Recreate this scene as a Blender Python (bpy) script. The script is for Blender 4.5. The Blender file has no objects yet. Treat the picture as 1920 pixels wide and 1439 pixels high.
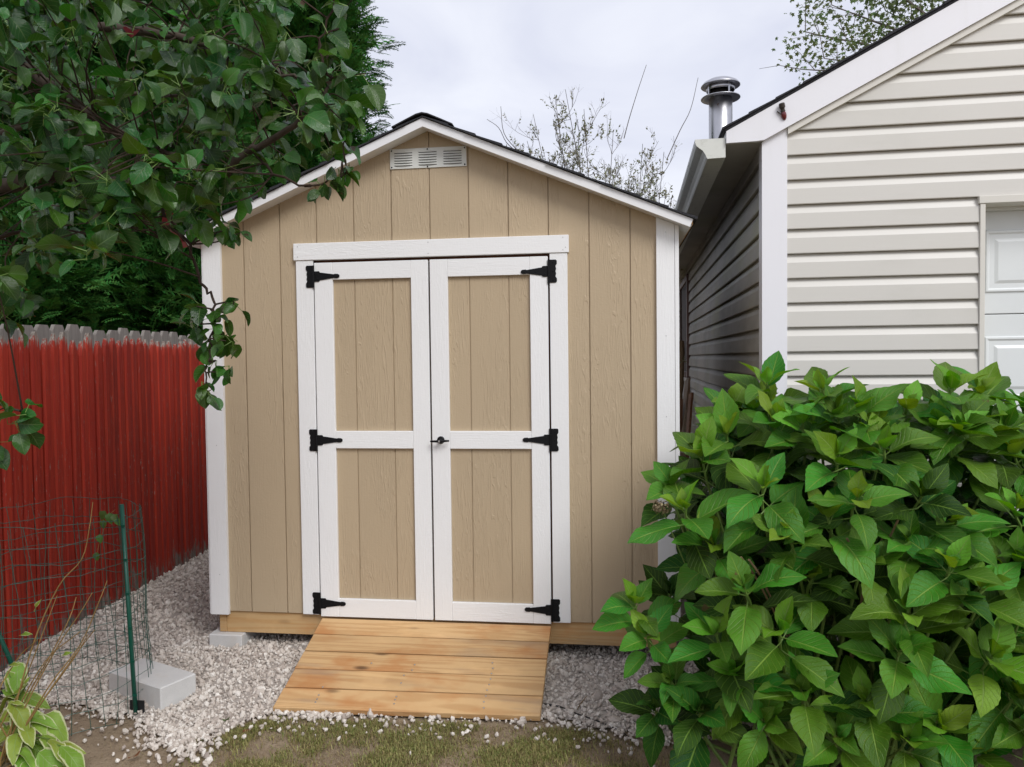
import bpy, math, random
import numpy as np
from mathutils import Matrix, Vector
R_ = math.radians
sc = bpy.context.scene
col = sc.collection
rng = np.random.default_rng(7)
random.seed(7)

# ------------------------------------------------------------------ camera
CAM = np.array([0.9263, -3.8315, 1.6451]); YAW, PITCH, ROLL = R_(-7.496), R_(-1.861), R_(-0.683); FPX = 1420.0
cy, sy, cp, sp, cr, sr = math.cos(YAW), math.sin(YAW), math.cos(PITCH), math.sin(PITCH), math.cos(ROLL), math.sin(ROLL)
fwd = np.array([sy * cp, cy * cp, sp]); r0 = np.array([cy, -sy, 0.0]); u0 = np.cross(r0, fwd)
rgt = r0 * cr + u0 * sr; upv = -r0 * sr + u0 * cr
cam = bpy.data.cameras.new('camera'); cam.sensor_fit = 'HORIZONTAL'; cam.sensor_width = 36.0; cam.lens = FPX / 1920 * 36
cam.clip_start = 0.02; cam.clip_end = 2000
co = bpy.data.objects.new('camera', cam); col.objects.link(co)
co.matrix_world = Matrix(((rgt[0], upv[0], -fwd[0], CAM[0]), (rgt[1], upv[1], -fwd[1], CAM[1]), (rgt[2], upv[2], -fwd[2], CAM[2]), (0, 0, 0, 1)))
sc.camera = co

def ray(px, py): return fwd + rgt * (px - 960) / FPX - upv * (py - 719.5) / FPX
def at(px, py, dist): return CAM + ray(px, py) * dist            # a point at that distance in front of the lens
def atY(px, py, y): d = ray(px, py); return CAM + d * (y - CAM[1]) / d[1]
def atZ(px, py, z): d = ray(px, py); return CAM + d * (z - CAM[2]) / d[2]
def project(P):
    d = np.asarray(P) - CAM; z = d @ fwd
    return 960 + FPX * (d @ rgt) / z, 719.5 - FPX * (d @ upv) / z, z

# ------------------------------------------------------------------ sky, sun, exposure
SUN_EL, SUN_AZ = R_(43), R_(142)
w = bpy.data.worlds.new('World'); sc.world = w; w.use_nodes = True
wt = w.node_tree; wt.nodes.clear()
sky = wt.nodes.new('ShaderNodeTexSky'); sky.sky_type = 'NISHITA'; sky.sun_disc = False
sky.sun_elevation = SUN_EL; sky.sun_rotation = SUN_AZ; sky.air_density = 1.0; sky.dust_density = 2.0
tc = wt.nodes.new('ShaderNodeTexCoord')
mp = wt.nodes.new('ShaderNodeMapping'); mp.inputs['Scale'].default_value = (1, 1, 2.6)
nz = wt.nodes.new('ShaderNodeTexNoise'); nz.inputs['Scale'].default_value = 3.2; nz.inputs['Detail'].default_value = 5; nz.inputs['Distortion'].default_value = 0.6
ramp = wt.nodes.new('ShaderNodeValToRGB')
ramp.color_ramp.elements[0].position = 0.32; ramp.color_ramp.elements[0].color = (0.69, 0.715, 0.845, 1)
ramp.color_ramp.elements[1].position = 0.68; ramp.color_ramp.elements[1].color = (0.90, 0.92, 1.0, 1)
gain = wt.nodes.new('ShaderNodeVectorMath'); gain.operation = 'SCALE'; gain.inputs['Scale'].default_value = 6.9
mix = wt.nodes.new('ShaderNodeMix'); mix.data_type = 'RGBA'; mix.inputs[0].default_value = 0.93
bg = wt.nodes.new('ShaderNodeBackground'); bg.inputs['Strength'].default_value = 0.1
wo = wt.nodes.new('ShaderNodeOutputWorld')
L = wt.links.new
L(tc.outputs['Generated'], mp.inputs['Vector']); L(mp.outputs[0], nz.inputs['Vector']); L(nz.outputs[0], ramp.inputs[0])
L(ramp.outputs[0], gain.inputs[0]); L(sky.outputs[0], mix.inputs[6]); L(gain.outputs[0], mix.inputs[7])
L(mix.outputs[2], bg.inputs[0]); L(bg.outputs[0], wo.inputs[0])
sl = bpy.data.lights.new('sun', 'SUN'); sl.energy = 1.5; sl.angle = R_(26); sl.color = (1.0, 0.985, 0.965)
so = bpy.data.objects.new('sun', sl); col.objects.link(so)
tosun = Vector((math.sin(SUN_AZ) * math.cos(SUN_EL), math.cos(SUN_AZ) * math.cos(SUN_EL), math.sin(SUN_EL)))
so.rotation_euler = tosun.to_track_quat('Z', 'Y').to_euler(); so.location = tosun * 20
vs = sc.view_settings; sc.display_settings.display_device = 'sRGB'
vs.view_transform = 'Standard'; vs.look = 'None'; vs.exposure = 0.62; vs.gamma = 1.0; vs.use_curve_mapping = False
sc.cycles.use_denoising = True; sc.cycles.max_bounces = 6; sc.cycles.diffuse_bounces = 3; sc.cycles.glossy_bounces = 3
sc.cycles.transmission_bounces = 4; sc.cycles.caustics_reflective = False; sc.cycles.caustics_refractive = False

# ------------------------------------------------------------------ material helpers
class NT:
    def __init__(s, name, rough=0.6, spec=0.4, metal=0.0):
        s.m = bpy.data.materials.new(name); s.m.use_nodes = True; s.t = s.m.node_tree
        s.b = s.t.nodes['Principled BSDF']; s.out = s.t.nodes['Material Output']
        s.b.inputs['Roughness'].default_value = rough; s.b.inputs['Specular IOR Level'].default_value = spec; s.b.inputs['Metallic'].default_value = metal
    def put(s, sock, v):
        if isinstance(v, bpy.types.NodeSocket): s.t.links.new(v, sock)
        elif isinstance(v, (tuple, list)):
            sock.default_value = tuple(v) + ((1.0,) if sock.type == 'RGBA' and len(v) == 3 else ())
        else: sock.default_value = v
    def n(s, ty, ins=None, **props):
        k = s.t.nodes.new('ShaderNode' + ty)
        for a, v in props.items(): setattr(k, a, v)
        for a, v in (ins or {}).items(): s.put(k.inputs[a], v)
        return k
    def math(s, op, a, b=0.0, c=0.0, clamp=False):
        k = s.n('Math', {0: a, 1: b, 2: c}, operation=op); k.use_clamp = clamp; return k.outputs[0]
    def vmath(s, op, a, b=(0, 0, 0)): return s.n('VectorMath', {0: a, 1: b}, operation=op).outputs[0]
    def mix(s, f, a, b, blend='MIX'):
        k = s.n('Mix', {}, data_type='RGBA', blend_type=blend); s.put(k.inputs[0], f); s.put(k.inputs[6], a); s.put(k.inputs[7], b); return k.outputs[2]
    def ramp(s, f, stops):
        k = s.n('ValToRGB', {0: f}); e = k.color_ramp.elements
        while len(e) < len(stops): e.new(0.5)
        for x, (p, c) in zip(e, stops): x.position = p; x.color = (c, c, c, 1) if isinstance(c, (int, float)) else tuple(c) + (1,)
        return k.outputs[0]
    def smooth(s, v, a, b):
        k = s.n('MapRange', {0: v, 1: a, 2: b, 3: 0.0, 4: 1.0}, interpolation_type='SMOOTHSTEP'); return k.outputs[0]
    def noise(s, vec, scale=1.0, detail=3.0, rough=0.55, dist=0.0):
        return s.n('TexNoise', {'Vector': vec, 'Scale': scale, 'Detail': detail, 'Roughness': rough, 'Distortion': dist}).outputs[0]
    def obj(s): return s.n('TexCoord').outputs['Object']
    def uv(s): return s.n('TexCoord').outputs['UV']
    def rnd(s): return s.n('ObjectInfo').outputs['Random']
    def isl(s): return s.n('NewGeometry').outputs['Random Per Island']
    def coords(s, scale=(1, 1, 1), jitter=37.0):
        """object coordinates shifted by a random amount per object, then stretched"""
        v = s.obj()
        if jitter:
            k = s.n('CombineXYZ', {0: s.math('MULTIPLY', s.rnd(), jitter), 1: s.math('MULTIPLY', s.rnd(), jitter * 0.7), 2: s.math('MULTIPLY', s.rnd(), jitter * 1.3)})
            v = s.vmath('ADD', v, k.outputs[0])
        return s.vmath('MULTIPLY', v, scale)
    def color(s, c): s.put(s.b.inputs['Base Color'], c); return s
    def rough(s, c): s.put(s.b.inputs['Roughness'], c); return s
    def bump(s, h, dist=0.002, strength=0.6):
        k = s.n('Bump', {'Height': h, 'Distance': dist, 'Strength': strength}); s.put(s.b.inputs['Normal'], k.outputs[0]); return s
    def hsv(s, c, h=0.5, sat=1.0, v=1.0): return s.n('HueSaturation', {'Hue': h, 'Saturation': sat, 'Value': v, 'Color': c}).outputs[0]

M = {}
def embossed(name, colr, axis, strength, vary=0.06, rough=0.55, big=1.0):
    """painted engineered wood with a pressed cedar grain along the given axis"""
    k = NT(name, rough, 0.35)
    def st(a, c): return (c, a, a) if axis == 'X' else (a, a, c)
    n1 = k.noise(k.coords(st(13.0, 1.15)), 1.0, 3.0, 0.55, 0.3)
    lines = k.math('SINE', k.math('MULTIPLY', n1, 120.0))
    lines = k.smooth(lines, 0.35, 0.9)
    mask = k.smooth(k.noise(k.coords(st(5.0, 1.3), 91.0), 1.0, 3.0), 0.42, 0.56)
    fib = k.noise(k.coords(st(190.0, 9.0)), 1.0, 3.0, 0.6)
    pits = k.noise(k.coords(st(70.0, 110.0)), 1.0, 2.0, 0.6)
    h = k.math('ADD', k.math('MULTIPLY', k.math('MULTIPLY', lines, mask), 0.9 * big), k.math('MULTIPLY', fib, 0.55))
    h = k.math('ADD', h, k.math('MULTIPLY', pits, 0.45))
    soft = k.noise(k.coords((2.5, 2.5, 2.5)), 1.0, 3.0)
    v = k.math('ADD', 1.0 - vary, k.math('MULTIPLY', k.math('ADD', k.math('MULTIPLY', soft, 0.6), k.math('MULTIPLY', k.rnd(), 0.4)), 2 * vary))
    k.color(k.hsv(colr, 0.5, 1.0, v)).bump(h, 0.0045, strength)
    M[name] = k.m
embossed('tan_siding', (0.470, 0.368, 0.244), 'Z', 0.42)
embossed('tan_plain', (0.470, 0.368, 0.244), 'Z', 0.2)
embossed('white_trim_upright', (0.84, 0.84, 0.835), 'Z', 0.32, 0.02, 0.5, 0.25)
embossed('white_trim_level', (0.84, 0.84, 0.835), 'X', 0.32, 0.02, 0.5, 0.25)

k = NT('white_paint', 0.45, 0.4); k.color(k.hsv((0.78, 0.78, 0.785), 0.5, 1, k.math('ADD', 0.96, k.math('MULTIPLY', k.noise(k.coords((3, 3, 3)), 1, 4), 0.08)))); M['white_paint'] = k.m
k = NT('white_aluminium', 0.38, 0.5)
g = k.noise(k.coords((9, 9, 1.2)), 1, 5, 0.65)
k.color(k.mix(k.math('MULTIPLY', k.smooth(g, 0.5, 0.8), 0.3), (0.80, 0.80, 0.83), (0.66, 0.66, 0.63))); k.bump(k.noise(k.coords((2.5, 2.5, 2.5)), 1, 2), 0.004, 0.15); M['white_aluminium'] = k.m
k = NT('gutter_enamel', 0.4, 0.5)
g = k.noise(k.coords((22, 22, 22)), 1, 5, 0.7)
k.color(k.mix(k.smooth(g, 0.5, 0.85), (0.66, 0.67, 0.62), (0.36, 0.37, 0.31))); M['gutter_enamel'] = k.m
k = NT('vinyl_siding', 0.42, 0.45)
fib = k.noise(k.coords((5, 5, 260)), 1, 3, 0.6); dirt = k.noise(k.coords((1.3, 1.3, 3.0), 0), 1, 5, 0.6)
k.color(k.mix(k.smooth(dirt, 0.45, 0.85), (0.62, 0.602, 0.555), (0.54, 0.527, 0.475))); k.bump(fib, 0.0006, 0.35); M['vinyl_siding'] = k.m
k = NT('shaded_grimy_vinyl', 0.55, 0.3)  # vinyl darkened in colour for the gap's shade, with some grime and algae
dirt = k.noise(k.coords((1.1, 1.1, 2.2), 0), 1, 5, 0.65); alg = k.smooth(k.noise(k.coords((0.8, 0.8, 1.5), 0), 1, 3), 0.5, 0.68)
k.color(k.mix(k.math('MULTIPLY', alg, 0.45), k.mix(k.smooth(dirt, 0.35, 0.75), (0.42, 0.41, 0.385), (0.27, 0.265, 0.25)), (0.36, 0.38, 0.20))); k.bump(k.noise(k.coords((5, 5, 260)), 1, 3, 0.6), 0.0006, 0.35); M['shaded_grimy_vinyl'] = k.m
k = NT('garage_door_paint', 0.4, 0.45); k.color(k.hsv((0.70, 0.73, 0.73), 0.5, 1, k.math('ADD', 0.94, k.math('MULTIPLY', k.noise(k.coords((2, 2, 2)), 1, 4), 0.12)))); k.bump(k.noise(k.coords((60, 60, 500)), 1, 2), 0.0006, 0.25); M['garage_door_paint'] = k.m
k = NT('cream_trim', 0.45, 0.4); k.color((0.66, 0.64, 0.58)); M['cream_trim'] = k.m
k = NT('brown_trim', 0.5, 0.4); k.color(k.mix(k.noise(k.coords((20, 20, 6)), 1, 3), (0.10, 0.055, 0.045), (0.19, 0.115, 0.095))); M['brown_trim'] = k.m
k = NT('window_glass', 0.6, 0.03); k.color((0.05, 0.035, 0.03)); M['window_glass'] = k.m
k = NT('black_iron', 0.5, 0.22); k.color((0.005, 0.005, 0.006)); k.bump(k.noise(k.coords((240, 240, 240)), 1, 3), 0.0008, 0.4); M['black_iron'] = k.m
k = NT('screw_steel', 0.3, 0.5, 0.9); k.color((0.55, 0.55, 0.55)); M['screw_steel'] = k.m
k = NT('vent_metal', 0.42, 0.45, 0.0); k.color((0.66, 0.67, 0.63)); M['vent_metal'] = k.m
k = NT('dark_void', 0.9, 0.1); k.color((0.015, 0.013, 0.012)); M['dark_void'] = k.m
k = NT('raw_edge', 0.8, 0.2); k.color(k.mix(k.noise(k.coords((30, 30, 3)), 1, 3), (0.10, 0.035, 0.022), (0.27, 0.12, 0.07))); M['raw_edge'] = k.m
k = NT('asphalt_shingle', 0.92, 0.25)
g = k.noise(k.coords((420, 420, 420)), 1, 2, 0.7); g2 = k.noise(k.coords((6, 6, 6)), 1, 3)
k.color(k.mix(k.smooth(g, 0.35, 0.72), (0.012, 0.012, 0.014), (0.075, 0.076, 0.085))); k.bump(k.math('ADD', g, k.math('MULTIPLY', g2, 1.5)), 0.003, 0.8); M['asphalt_shingle'] = k.m
# galvanised stove pipe
k = NT('galvanised_pipe', 0.24, 0.5, 0.95)
g = k.noise(k.coords((10, 10, 4)), 1, 4, 0.6); rust = k.noise(k.coords((38, 38, 26), 0), 1, 4, 0.7)
kk = k.smooth(rust, 0.60, 0.68)
band = k.n('SeparateXYZ', {0: k.obj()}).outputs[2]
kk = k.math('MULTIPLY', kk, k.smooth(k.math('ABSOLUTE', k.math('SUBTRACT', band, 3.83)), 0.075, 0.02))
k.color(k.mix(kk, k.mix(g, (0.36, 0.36, 0.38), (0.62, 0.62, 0.65)), (0.22, 0.085, 0.03))); k.rough(k.math('ADD', 0.18, k.math('MULTIPLY', g, 0.3))); M['galvanised_pipe'] = k.m
k = NT('red_bulb', 0.15, 0.6); k.color((0.13, 0.008, 0.012)); k.b.inputs['Coat Weight'].default_value = 0.5; M['red_bulb'] = k.m
k = NT('bulb_socket', 0.6, 0.3); k.color((0.045, 0.035, 0.028)); M['bulb_socket'] = k.m
# concrete
k = NT('concrete', 0.9, 0.25)
g = k.noise(k.coords((14, 14, 14)), 1, 5, 0.65); f = k.noise(k.coords((260, 260, 260)), 1, 3, 0.7)
st_ = k.smooth(k.noise(k.coords((7, 7, 7)), 1, 3), 0.52, 0.72)
c = k.mix(g, (0.54, 0.54, 0.53), (0.70, 0.69, 0.67)); c = k.mix(k.math('MULTIPLY', st_, 0.35), c, (0.46, 0.40, 0.32)); c = k.mix(k.math('MULTIPLY', k.smooth(f, 0.55, 0.75), 0.35), c, (0.25, 0.25, 0.25))
k.color(c).bump(k.math('ADD', f, g), 0.002, 0.55); M['concrete'] = k.m
# pine
def pine(name, axis, pale, dark, knots=1.0, grey=0.0, cs=1.0):
    k = NT(name, 0.62, 0.3)
    def st(a, c): return (c, a, a) if axis == 'X' else (a, a, c)
    n1 = k.noise(k.coords(st(9.0, 0.55)), 1.0, 2.5, 0.5, 0.4)
    rings = k.smooth(k.math('SINE', k.math('MULTIPLY', n1, 62.0)), -0.5, 1.0)
    fib = k.noise(k.coords(st(240.0, 5.0)), 1.0, 3.0, 0.6)
    blot = k.noise(k.coords(st(4.0, 2.2), 61.0), 1.0, 4.0, 0.6)
    vor = k.n('TexVoronoi', {'Vector': k.coords(st(7.5, 2.7), 53.0), 'Scale': 1.0, 'Randomness': 1.0})
    kn = k.math('MULTIPLY', k.smooth(vor.outputs['Distance'], 0.16, 0.05), knots)
    c = k.mix(k.math('MULTIPLY', rings, 0.55), pale, dark)
    c = k.mix(k.math('MULTIPLY', k.smooth(blot, 0.46, 0.66), 0.75), c, tuple(x * y for x, y in zip(dark, (1.05, 0.80, 0.62))))
    c = k.mix(k.math('MULTIPLY', k.smooth(blot, 0.44, 0.30), 0.45), c, tuple(min(1, x * 1.25) for x in pale))
    c = k.mix(k.math('MULTIPLY', k.smooth(k.noise(k.coords(st(9, 1.6), 17.0), 1, 3), 0.52, 0.70), 0.30 + grey), c, (0.27, 0.20, 0.145))
    c = k.mix(kn, c, (0.085, 0.04, 0.018))
    c = k.hsv(c, 0.5, 1.0, k.math('ADD', 0.74, k.math('MULTIPLY', k.rnd(), 0.36)))
    k.color(c).bump(k.math('ADD', k.math('MULTIPLY', rings, 0.35), fib), 0.0016, 0.45)
    k.rough(k.math('ADD', 0.5, k.math('MULTIPLY', fib, 0.2)))
    M[name] = k.m
pine('ramp_pine', 'X', (0.575, 0.370, 0.178), (0.41, 0.225, 0.092), 0.85, 0.20)
pine('joist_pine', 'X', (0.62, 0.41, 0.20), (0.55, 0.30, 0.11), 0.35)
pine('lumber_grey', 'Z', (0.33, 0.26, 0.19), (0.20, 0.15, 0.10), 0.5, 0.2)
pine('lumber_brown', 'Z', (0.26, 0.13, 0.07), (0.15, 0.07, 0.035), 0.5, 0.1)
# red stained fence pickets (object coordinates are metres above the picket's foot)
k = NT('red_fence_paint', 0.65, 0.2)
z = k.n('SeparateXYZ', {0: k.obj()}).outputs[2]
str1 = k.noise(k.coords((60, 60, 1.6)), 1, 4, 0.65); str2 = k.noise(k.coords((130, 130, 5)), 1, 4, 0.7); sp1 = k.noise(k.coords((16, 16, 4.5)), 1, 5, 0.7)
red = k.mix(k.smooth(str1, 0.3, 0.7), (0.235, 0.018, 0.011), (0.33, 0.033, 0.016))
red = k.mix(k.math('MULTIPLY', k.smooth(sp1, 0.50, 0.70), 0.3), red, (0.10, 0.018, 0.014))
red = k.hsv(red, 0.5, 1.0, k.math('ADD', 0.74, k.math('MULTIPLY', k.rnd(), 0.54)))
grey = k.mix(k.smooth(str2, 0.3, 0.7), (0.10, 0.082, 0.068), (0.30, 0.265, 0.23))
tip = k.smooth(k.math('ADD', k.math('ADD', z, k.math('MULTIPLY', str2, 0.22)), k.math('MULTIPLY', k.rnd(), 0.05)), 1.87, 1.915)
foot = k.smooth(k.math('ADD', z, k.math('MULTIPLY', k.math('ADD', str2, k.math('MULTIPLY', sp1, 1.6)), 0.55)), 0.88, 0.78)
chip = k.math('MULTIPLY', k.smooth(k.noise(k.coords((90, 90, 16)), 1, 4, 0.75), 0.61, 0.66), 0.85)
scr = k.math('MULTIPLY', chip, k.smooth(k.math('ABSOLUTE', k.math('SUBTRACT', z, 0.85)), 0.55, 0.10))
f = k.math('MAXIMUM', k.math('MAXIMUM', tip, foot), k.math('MAXIMUM', scr, k.math('MULTIPLY', chip, 0.35)))
k.color(k.mix(f, red, grey)).bump(k.math('ADD', str2, str1), 0.002, 0.5); M['red_fence_paint'] = k.m
k = NT('weathered_cedar', 0.85, 0.2)
s1 = k.noise(k.coords((110, 110, 3)), 1, 4, 0.7); s2 = k.noise(k.coords((14, 14, 3)), 1, 4, 0.6)
k.color(k.mix(s2, k.mix(s1, (0.06, 0.052, 0.047), (0.28, 0.255, 0.23)), k.mix(s1, (0.15, 0.135, 0.12), (0.38, 0.35, 0.325)))).bump(s1, 0.003, 0.6); M['weathered_cedar'] = k.m
k = NT('weathered_end', 0.85, 0.2); k.color((0.3, 0.27, 0.25)); M['weathered_end'] = k.m
# bark
def bark(name, a, b, sc_=30):
    k = NT(name, 0.85, 0.2); g = k.noise(k.coords((sc_, sc_, sc_ * 0.35)), 1, 4, 0.65); k.color(k.mix(g, a, b)).bump(g, 0.006, 0.6); M[name] = k.m
bark('pear_bark', (0.022, 0.016, 0.012), (0.10, 0.078, 0.06)); bark('twig_bark', (0.020, 0.013, 0.010), (0.075, 0.050, 0.036), 60)
bark('conifer_bark', (0.02, 0.014, 0.01), (0.075, 0.055, 0.04)); bark('shrub_bark', (0.08, 0.072, 0.068), (0.22, 0.20, 0.19), 20); bark('maple_bark', (0.10, 0.085, 0.075), (0.24, 0.21, 0.19), 20)
bark('cane_bark', (0.12, 0.075, 0.04), (0.27, 0.19, 0.11), 60)
# leaves
def leafmat(name, dark, light, rough=0.4, spec=0.5, trans=0.22, veins=0, vein_col=None, margin=None, blotch=None, bump_s=0.6, tint=0.06, tcol=None):
    k = NT(name, rough, spec)
    r = k.math('FRACT', k.math('ADD', k.rnd(), k.math('MULTIPLY', k.isl(), 7.31)))
    r2 = k.math('FRACT', k.math('MULTIPLY', r, 13.7))
    c = k.mix(r, dark, light)
    c = k.hsv(c, k.math('ADD', 0.5 - tint * 0.55, k.math('MULTIPLY', r2, tint)), 1.0, k.math('ADD', 0.82, k.math('MULTIPLY', r2, 0.36)))
    if veins:
        s = k.n('SeparateXYZ', {0: k.uv()}); u, v = s.outputs[0], s.outputs[1]
        a = k.math('ABSOLUTE', k.math('SUBTRACT', u, 0.5))
        ph = k.math('SUBTRACT', k.math('MULTIPLY', v, veins), k.math('MULTIPLY', a, veins * 0.62))
        q = k.math('ABSOLUTE', k.math('SUBTRACT', k.math('FRACT', ph), 0.5))       # 0.5 on a vein
        vl = k.smooth(q, 0.40, 0.5); mid = k.smooth(a, 0.035, 0.012)
        vv = k.math('MAXIMUM', k.math('MULTIPLY', vl, 0.7), mid)
        net = k.noise(k.vmath('MULTIPLY', k.uv(), (26, 40, 1)), 1, 3, 0.6)
        c = k.mix(k.math('MULTIPLY', vv, 0.75), c, vein_col or light)
        c = k.mix(k.math('MULTIPLY', k.smooth(net, 0.45, 0.7), 0.22), c, light)
        h = k.math('ADD', k.math('SUBTRACT', 1.0, k.math('MULTIPLY', k.math('MAXIMUM', vl, mid), 0.8)), k.math('MULTIPLY', net, 0.8))
        k.bump(h, 0.006, bump_s)
        if margin:
            nm = k.noise(k.vmath('MULTIPLY', k.uv(), (5, 7, 1)), 1, 3)
            edge = k.smooth(k.math('ADD', a, k.math('MULTIPLY', k.math('SUBTRACT', nm, 0.5), 0.30)), 0.37, 0.43)
            c = k.mix(k.math('MULTIPLY', edge, 0.85), c, margin)
    if blotch:
        b = k.noise(k.coords((16, 16, 16), 29.0), 1, 3, 0.6)
        c = k.mix(k.math('MULTIPLY', k.smooth(b, 0.69, 0.73), 0.9), c, blotch)
    k.color(c)
    tr = k.n('BsdfTranslucent', {'Color': k.hsv(c, 0.485, 1.1, 1.35)})
    ms = k.n('MixShader', {0: trans}); k.t.links.new(k.b.outputs[0], ms.inputs[1]); k.t.links.new(tr.outputs[0], ms.inputs[2]); k.t.links.new(ms.outputs[0], k.out.inputs[0])
    M[name] = k.m
leafmat('hydrangea_leaf_old_shaded', (0.012, 0.052, 0.005), (0.034, 0.112, 0.009), 0.42, 0.22, 0.16, 8, (0.17, 0.30, 0.045), None, (0.12, 0.075, 0.03))  # older leaves, and inner ones coloured dark as shade
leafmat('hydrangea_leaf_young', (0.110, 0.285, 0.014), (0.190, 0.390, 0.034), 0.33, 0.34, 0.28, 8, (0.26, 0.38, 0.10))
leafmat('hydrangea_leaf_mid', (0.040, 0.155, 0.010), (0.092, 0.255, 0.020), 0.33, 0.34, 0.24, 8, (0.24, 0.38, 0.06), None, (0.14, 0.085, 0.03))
leafmat('pear_leaf', (0.008, 0.046, 0.008), (0.048, 0.155, 0.016), 0.18, 0.5, 0.24, 7, (0.11, 0.18, 0.06), None, (0.07, 0.03, 0.015), 0.25)
leafmat('hosta_leaf', (0.15, 0.27, 0.025), (0.27, 0.40, 0.06), 0.45, 0.4, 0.28, 5, (0.26, 0.38, 0.12), (0.60, 0.62, 0.36), None, 0.3)
leafmat('conifer_spray', (0.022, 0.090, 0.016), (0.060, 0.180, 0.036), 0.7, 0.12, 0.15, tint=0.05)
leafmat('maple_leaf', (0.085, 0.135, 0.045), (0.16, 0.21, 0.085), 0.55, 0.3, 0.3)
leafmat('shrub_leaf', (0.16, 0.18, 0.09), (0.30, 0.30, 0.17), 0.6, 0.25, 0.25, tint=0.12)
leafmat('vine_leaf', (0.06, 0.14, 0.03), (0.10, 0.20, 0.05), 0.45, 0.4, 0.25)
leafmat('dry_leaf', (0.20, 0.085, 0.035), (0.36, 0.18, 0.08), 0.7, 0.2, 0.15)
leafmat('yellow_leaf', (0.42, 0.32, 0.05), (0.55, 0.45, 0.10), 0.6, 0.3, 0.2)
leafmat('red_leaf', (0.16, 0.035, 0.025), (0.30, 0.08, 0.05), 0.5, 0.3, 0.2)
leafmat('grass_blade', (0.14, 0.175, 0.042), (0.40, 0.355, 0.15), 0.65, 0.25, 0.25, tint=0.08)
leafmat('dry_thatch', (0.20, 0.145, 0.075), (0.34, 0.27, 0.15), 0.8, 0.2, 0.1)
k = NT('green_stem', 0.5, 0.4); k.color(k.mix(k.noise(k.coords((40, 40, 40)), 1, 3), (0.09, 0.17, 0.03), (0.17, 0.26, 0.06))); M['green_stem'] = k.m
k = NT('dry_stalk', 0.75, 0.25); k.color(k.mix(k.noise(k.coords((30, 30, 12)), 1, 3), (0.11, 0.085, 0.03), (0.42, 0.25, 0.09))); M['dry_stalk'] = k.m
k = NT('dry_bloom', 0.85, 0.2); k.color(k.mix(k.isl(), (0.16, 0.10, 0.06), (0.36, 0.30, 0.18))); M['dry_bloom'] = k.m
k = NT('green_vinyl_wire', 0.4, 0.4); k.color(k.mix(k.noise(k.coords((7, 7, 7)), 1, 3), (0.015, 0.045, 0.036), (0.04, 0.13, 0.10))); M['green_vinyl_wire'] = k.m
k = NT('green_stake_paint', 0.35, 0.5); k.color(k.mix(k.smooth(k.noise(k.coords((40, 40, 12)), 1, 4), 0.6, 0.75), (0.004, 0.085, 0.055), (0.02, 0.045, 0.035))); M['green_stake_paint'] = k.m
k = NT('black_rubber', 0.55, 0.4); k.color((0.014, 0.014, 0.015)); M['black_rubber'] = k.m
# ground
k = NT('soil', 0.95, 0.15)
o = k.obj()
a = k.noise(o, 5, 5, 0.65); b = k.noise(o, 60, 4, 0.7); c3 = k.noise(o, 1.7, 3, 0.5); d = k.noise(o, 230, 2, 0.6)
c = k.mix(a, (0.21, 0.155, 0.105), (0.42, 0.33, 0.23)); c = k.mix(k.math('MULTIPLY', k.smooth(b, 0.52, 0.72), 0.55), c, (0.30, 0.25, 0.18)); c = k.mix(k.math('MULTIPLY', k.smooth(b, 0.45, 0.30), 0.5), c, (0.045, 0.030, 0.02))
c = k.mix(k.math('MULTIPLY', k.smooth(c3, 0.5, 0.66), 0.35), c, (0.10, 0.105, 0.04))
k.color(c).bump(k.math('ADD', k.math('ADD', b, a), k.math('MULTIPLY', d, 0.5)), 0.012, 0.8); M['soil'] = k.m
k = NT('gravel_dust', 0.95, 0.15)
o = k.obj(); b = k.noise(o, 70, 4, 0.7)
k.color(k.mix(b, (0.32, 0.28, 0.25), (0.54, 0.485, 0.435))).bump(b, 0.012, 0.9); M['gravel_dust'] = k.m
k = NT('crushed_stone', 0.8, 0.3)
r = k.isl(); g = k.noise(k.obj(), 90, 3, 0.6); big = k.noise(k.obj(), 1.6, 2, 0.5)
c = k.ramp(r, [(0.0, (0.37, 0.315, 0.275)), (0.2, (0.51, 0.45, 0.395)), (0.5, (0.60, 0.54, 0.48)), (0.8, (0.66, 0.61, 0.55)), (1.0, (0.79, 0.75, 0.69))])
c = k.mix(k.math('MULTIPLY', k.smooth(g, 0.5, 0.75), 0.25), c, (0.36, 0.27, 0.22)); c = k.mix(k.math('MULTIPLY', k.smooth(big, 0.5, 0.7), 0.25), c, (0.42, 0.36, 0.32))
k.color(c).bump(k.noise(k.obj(), 260, 2, 0.6), 0.003, 0.5); M['crushed_stone'] = k.m

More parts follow.
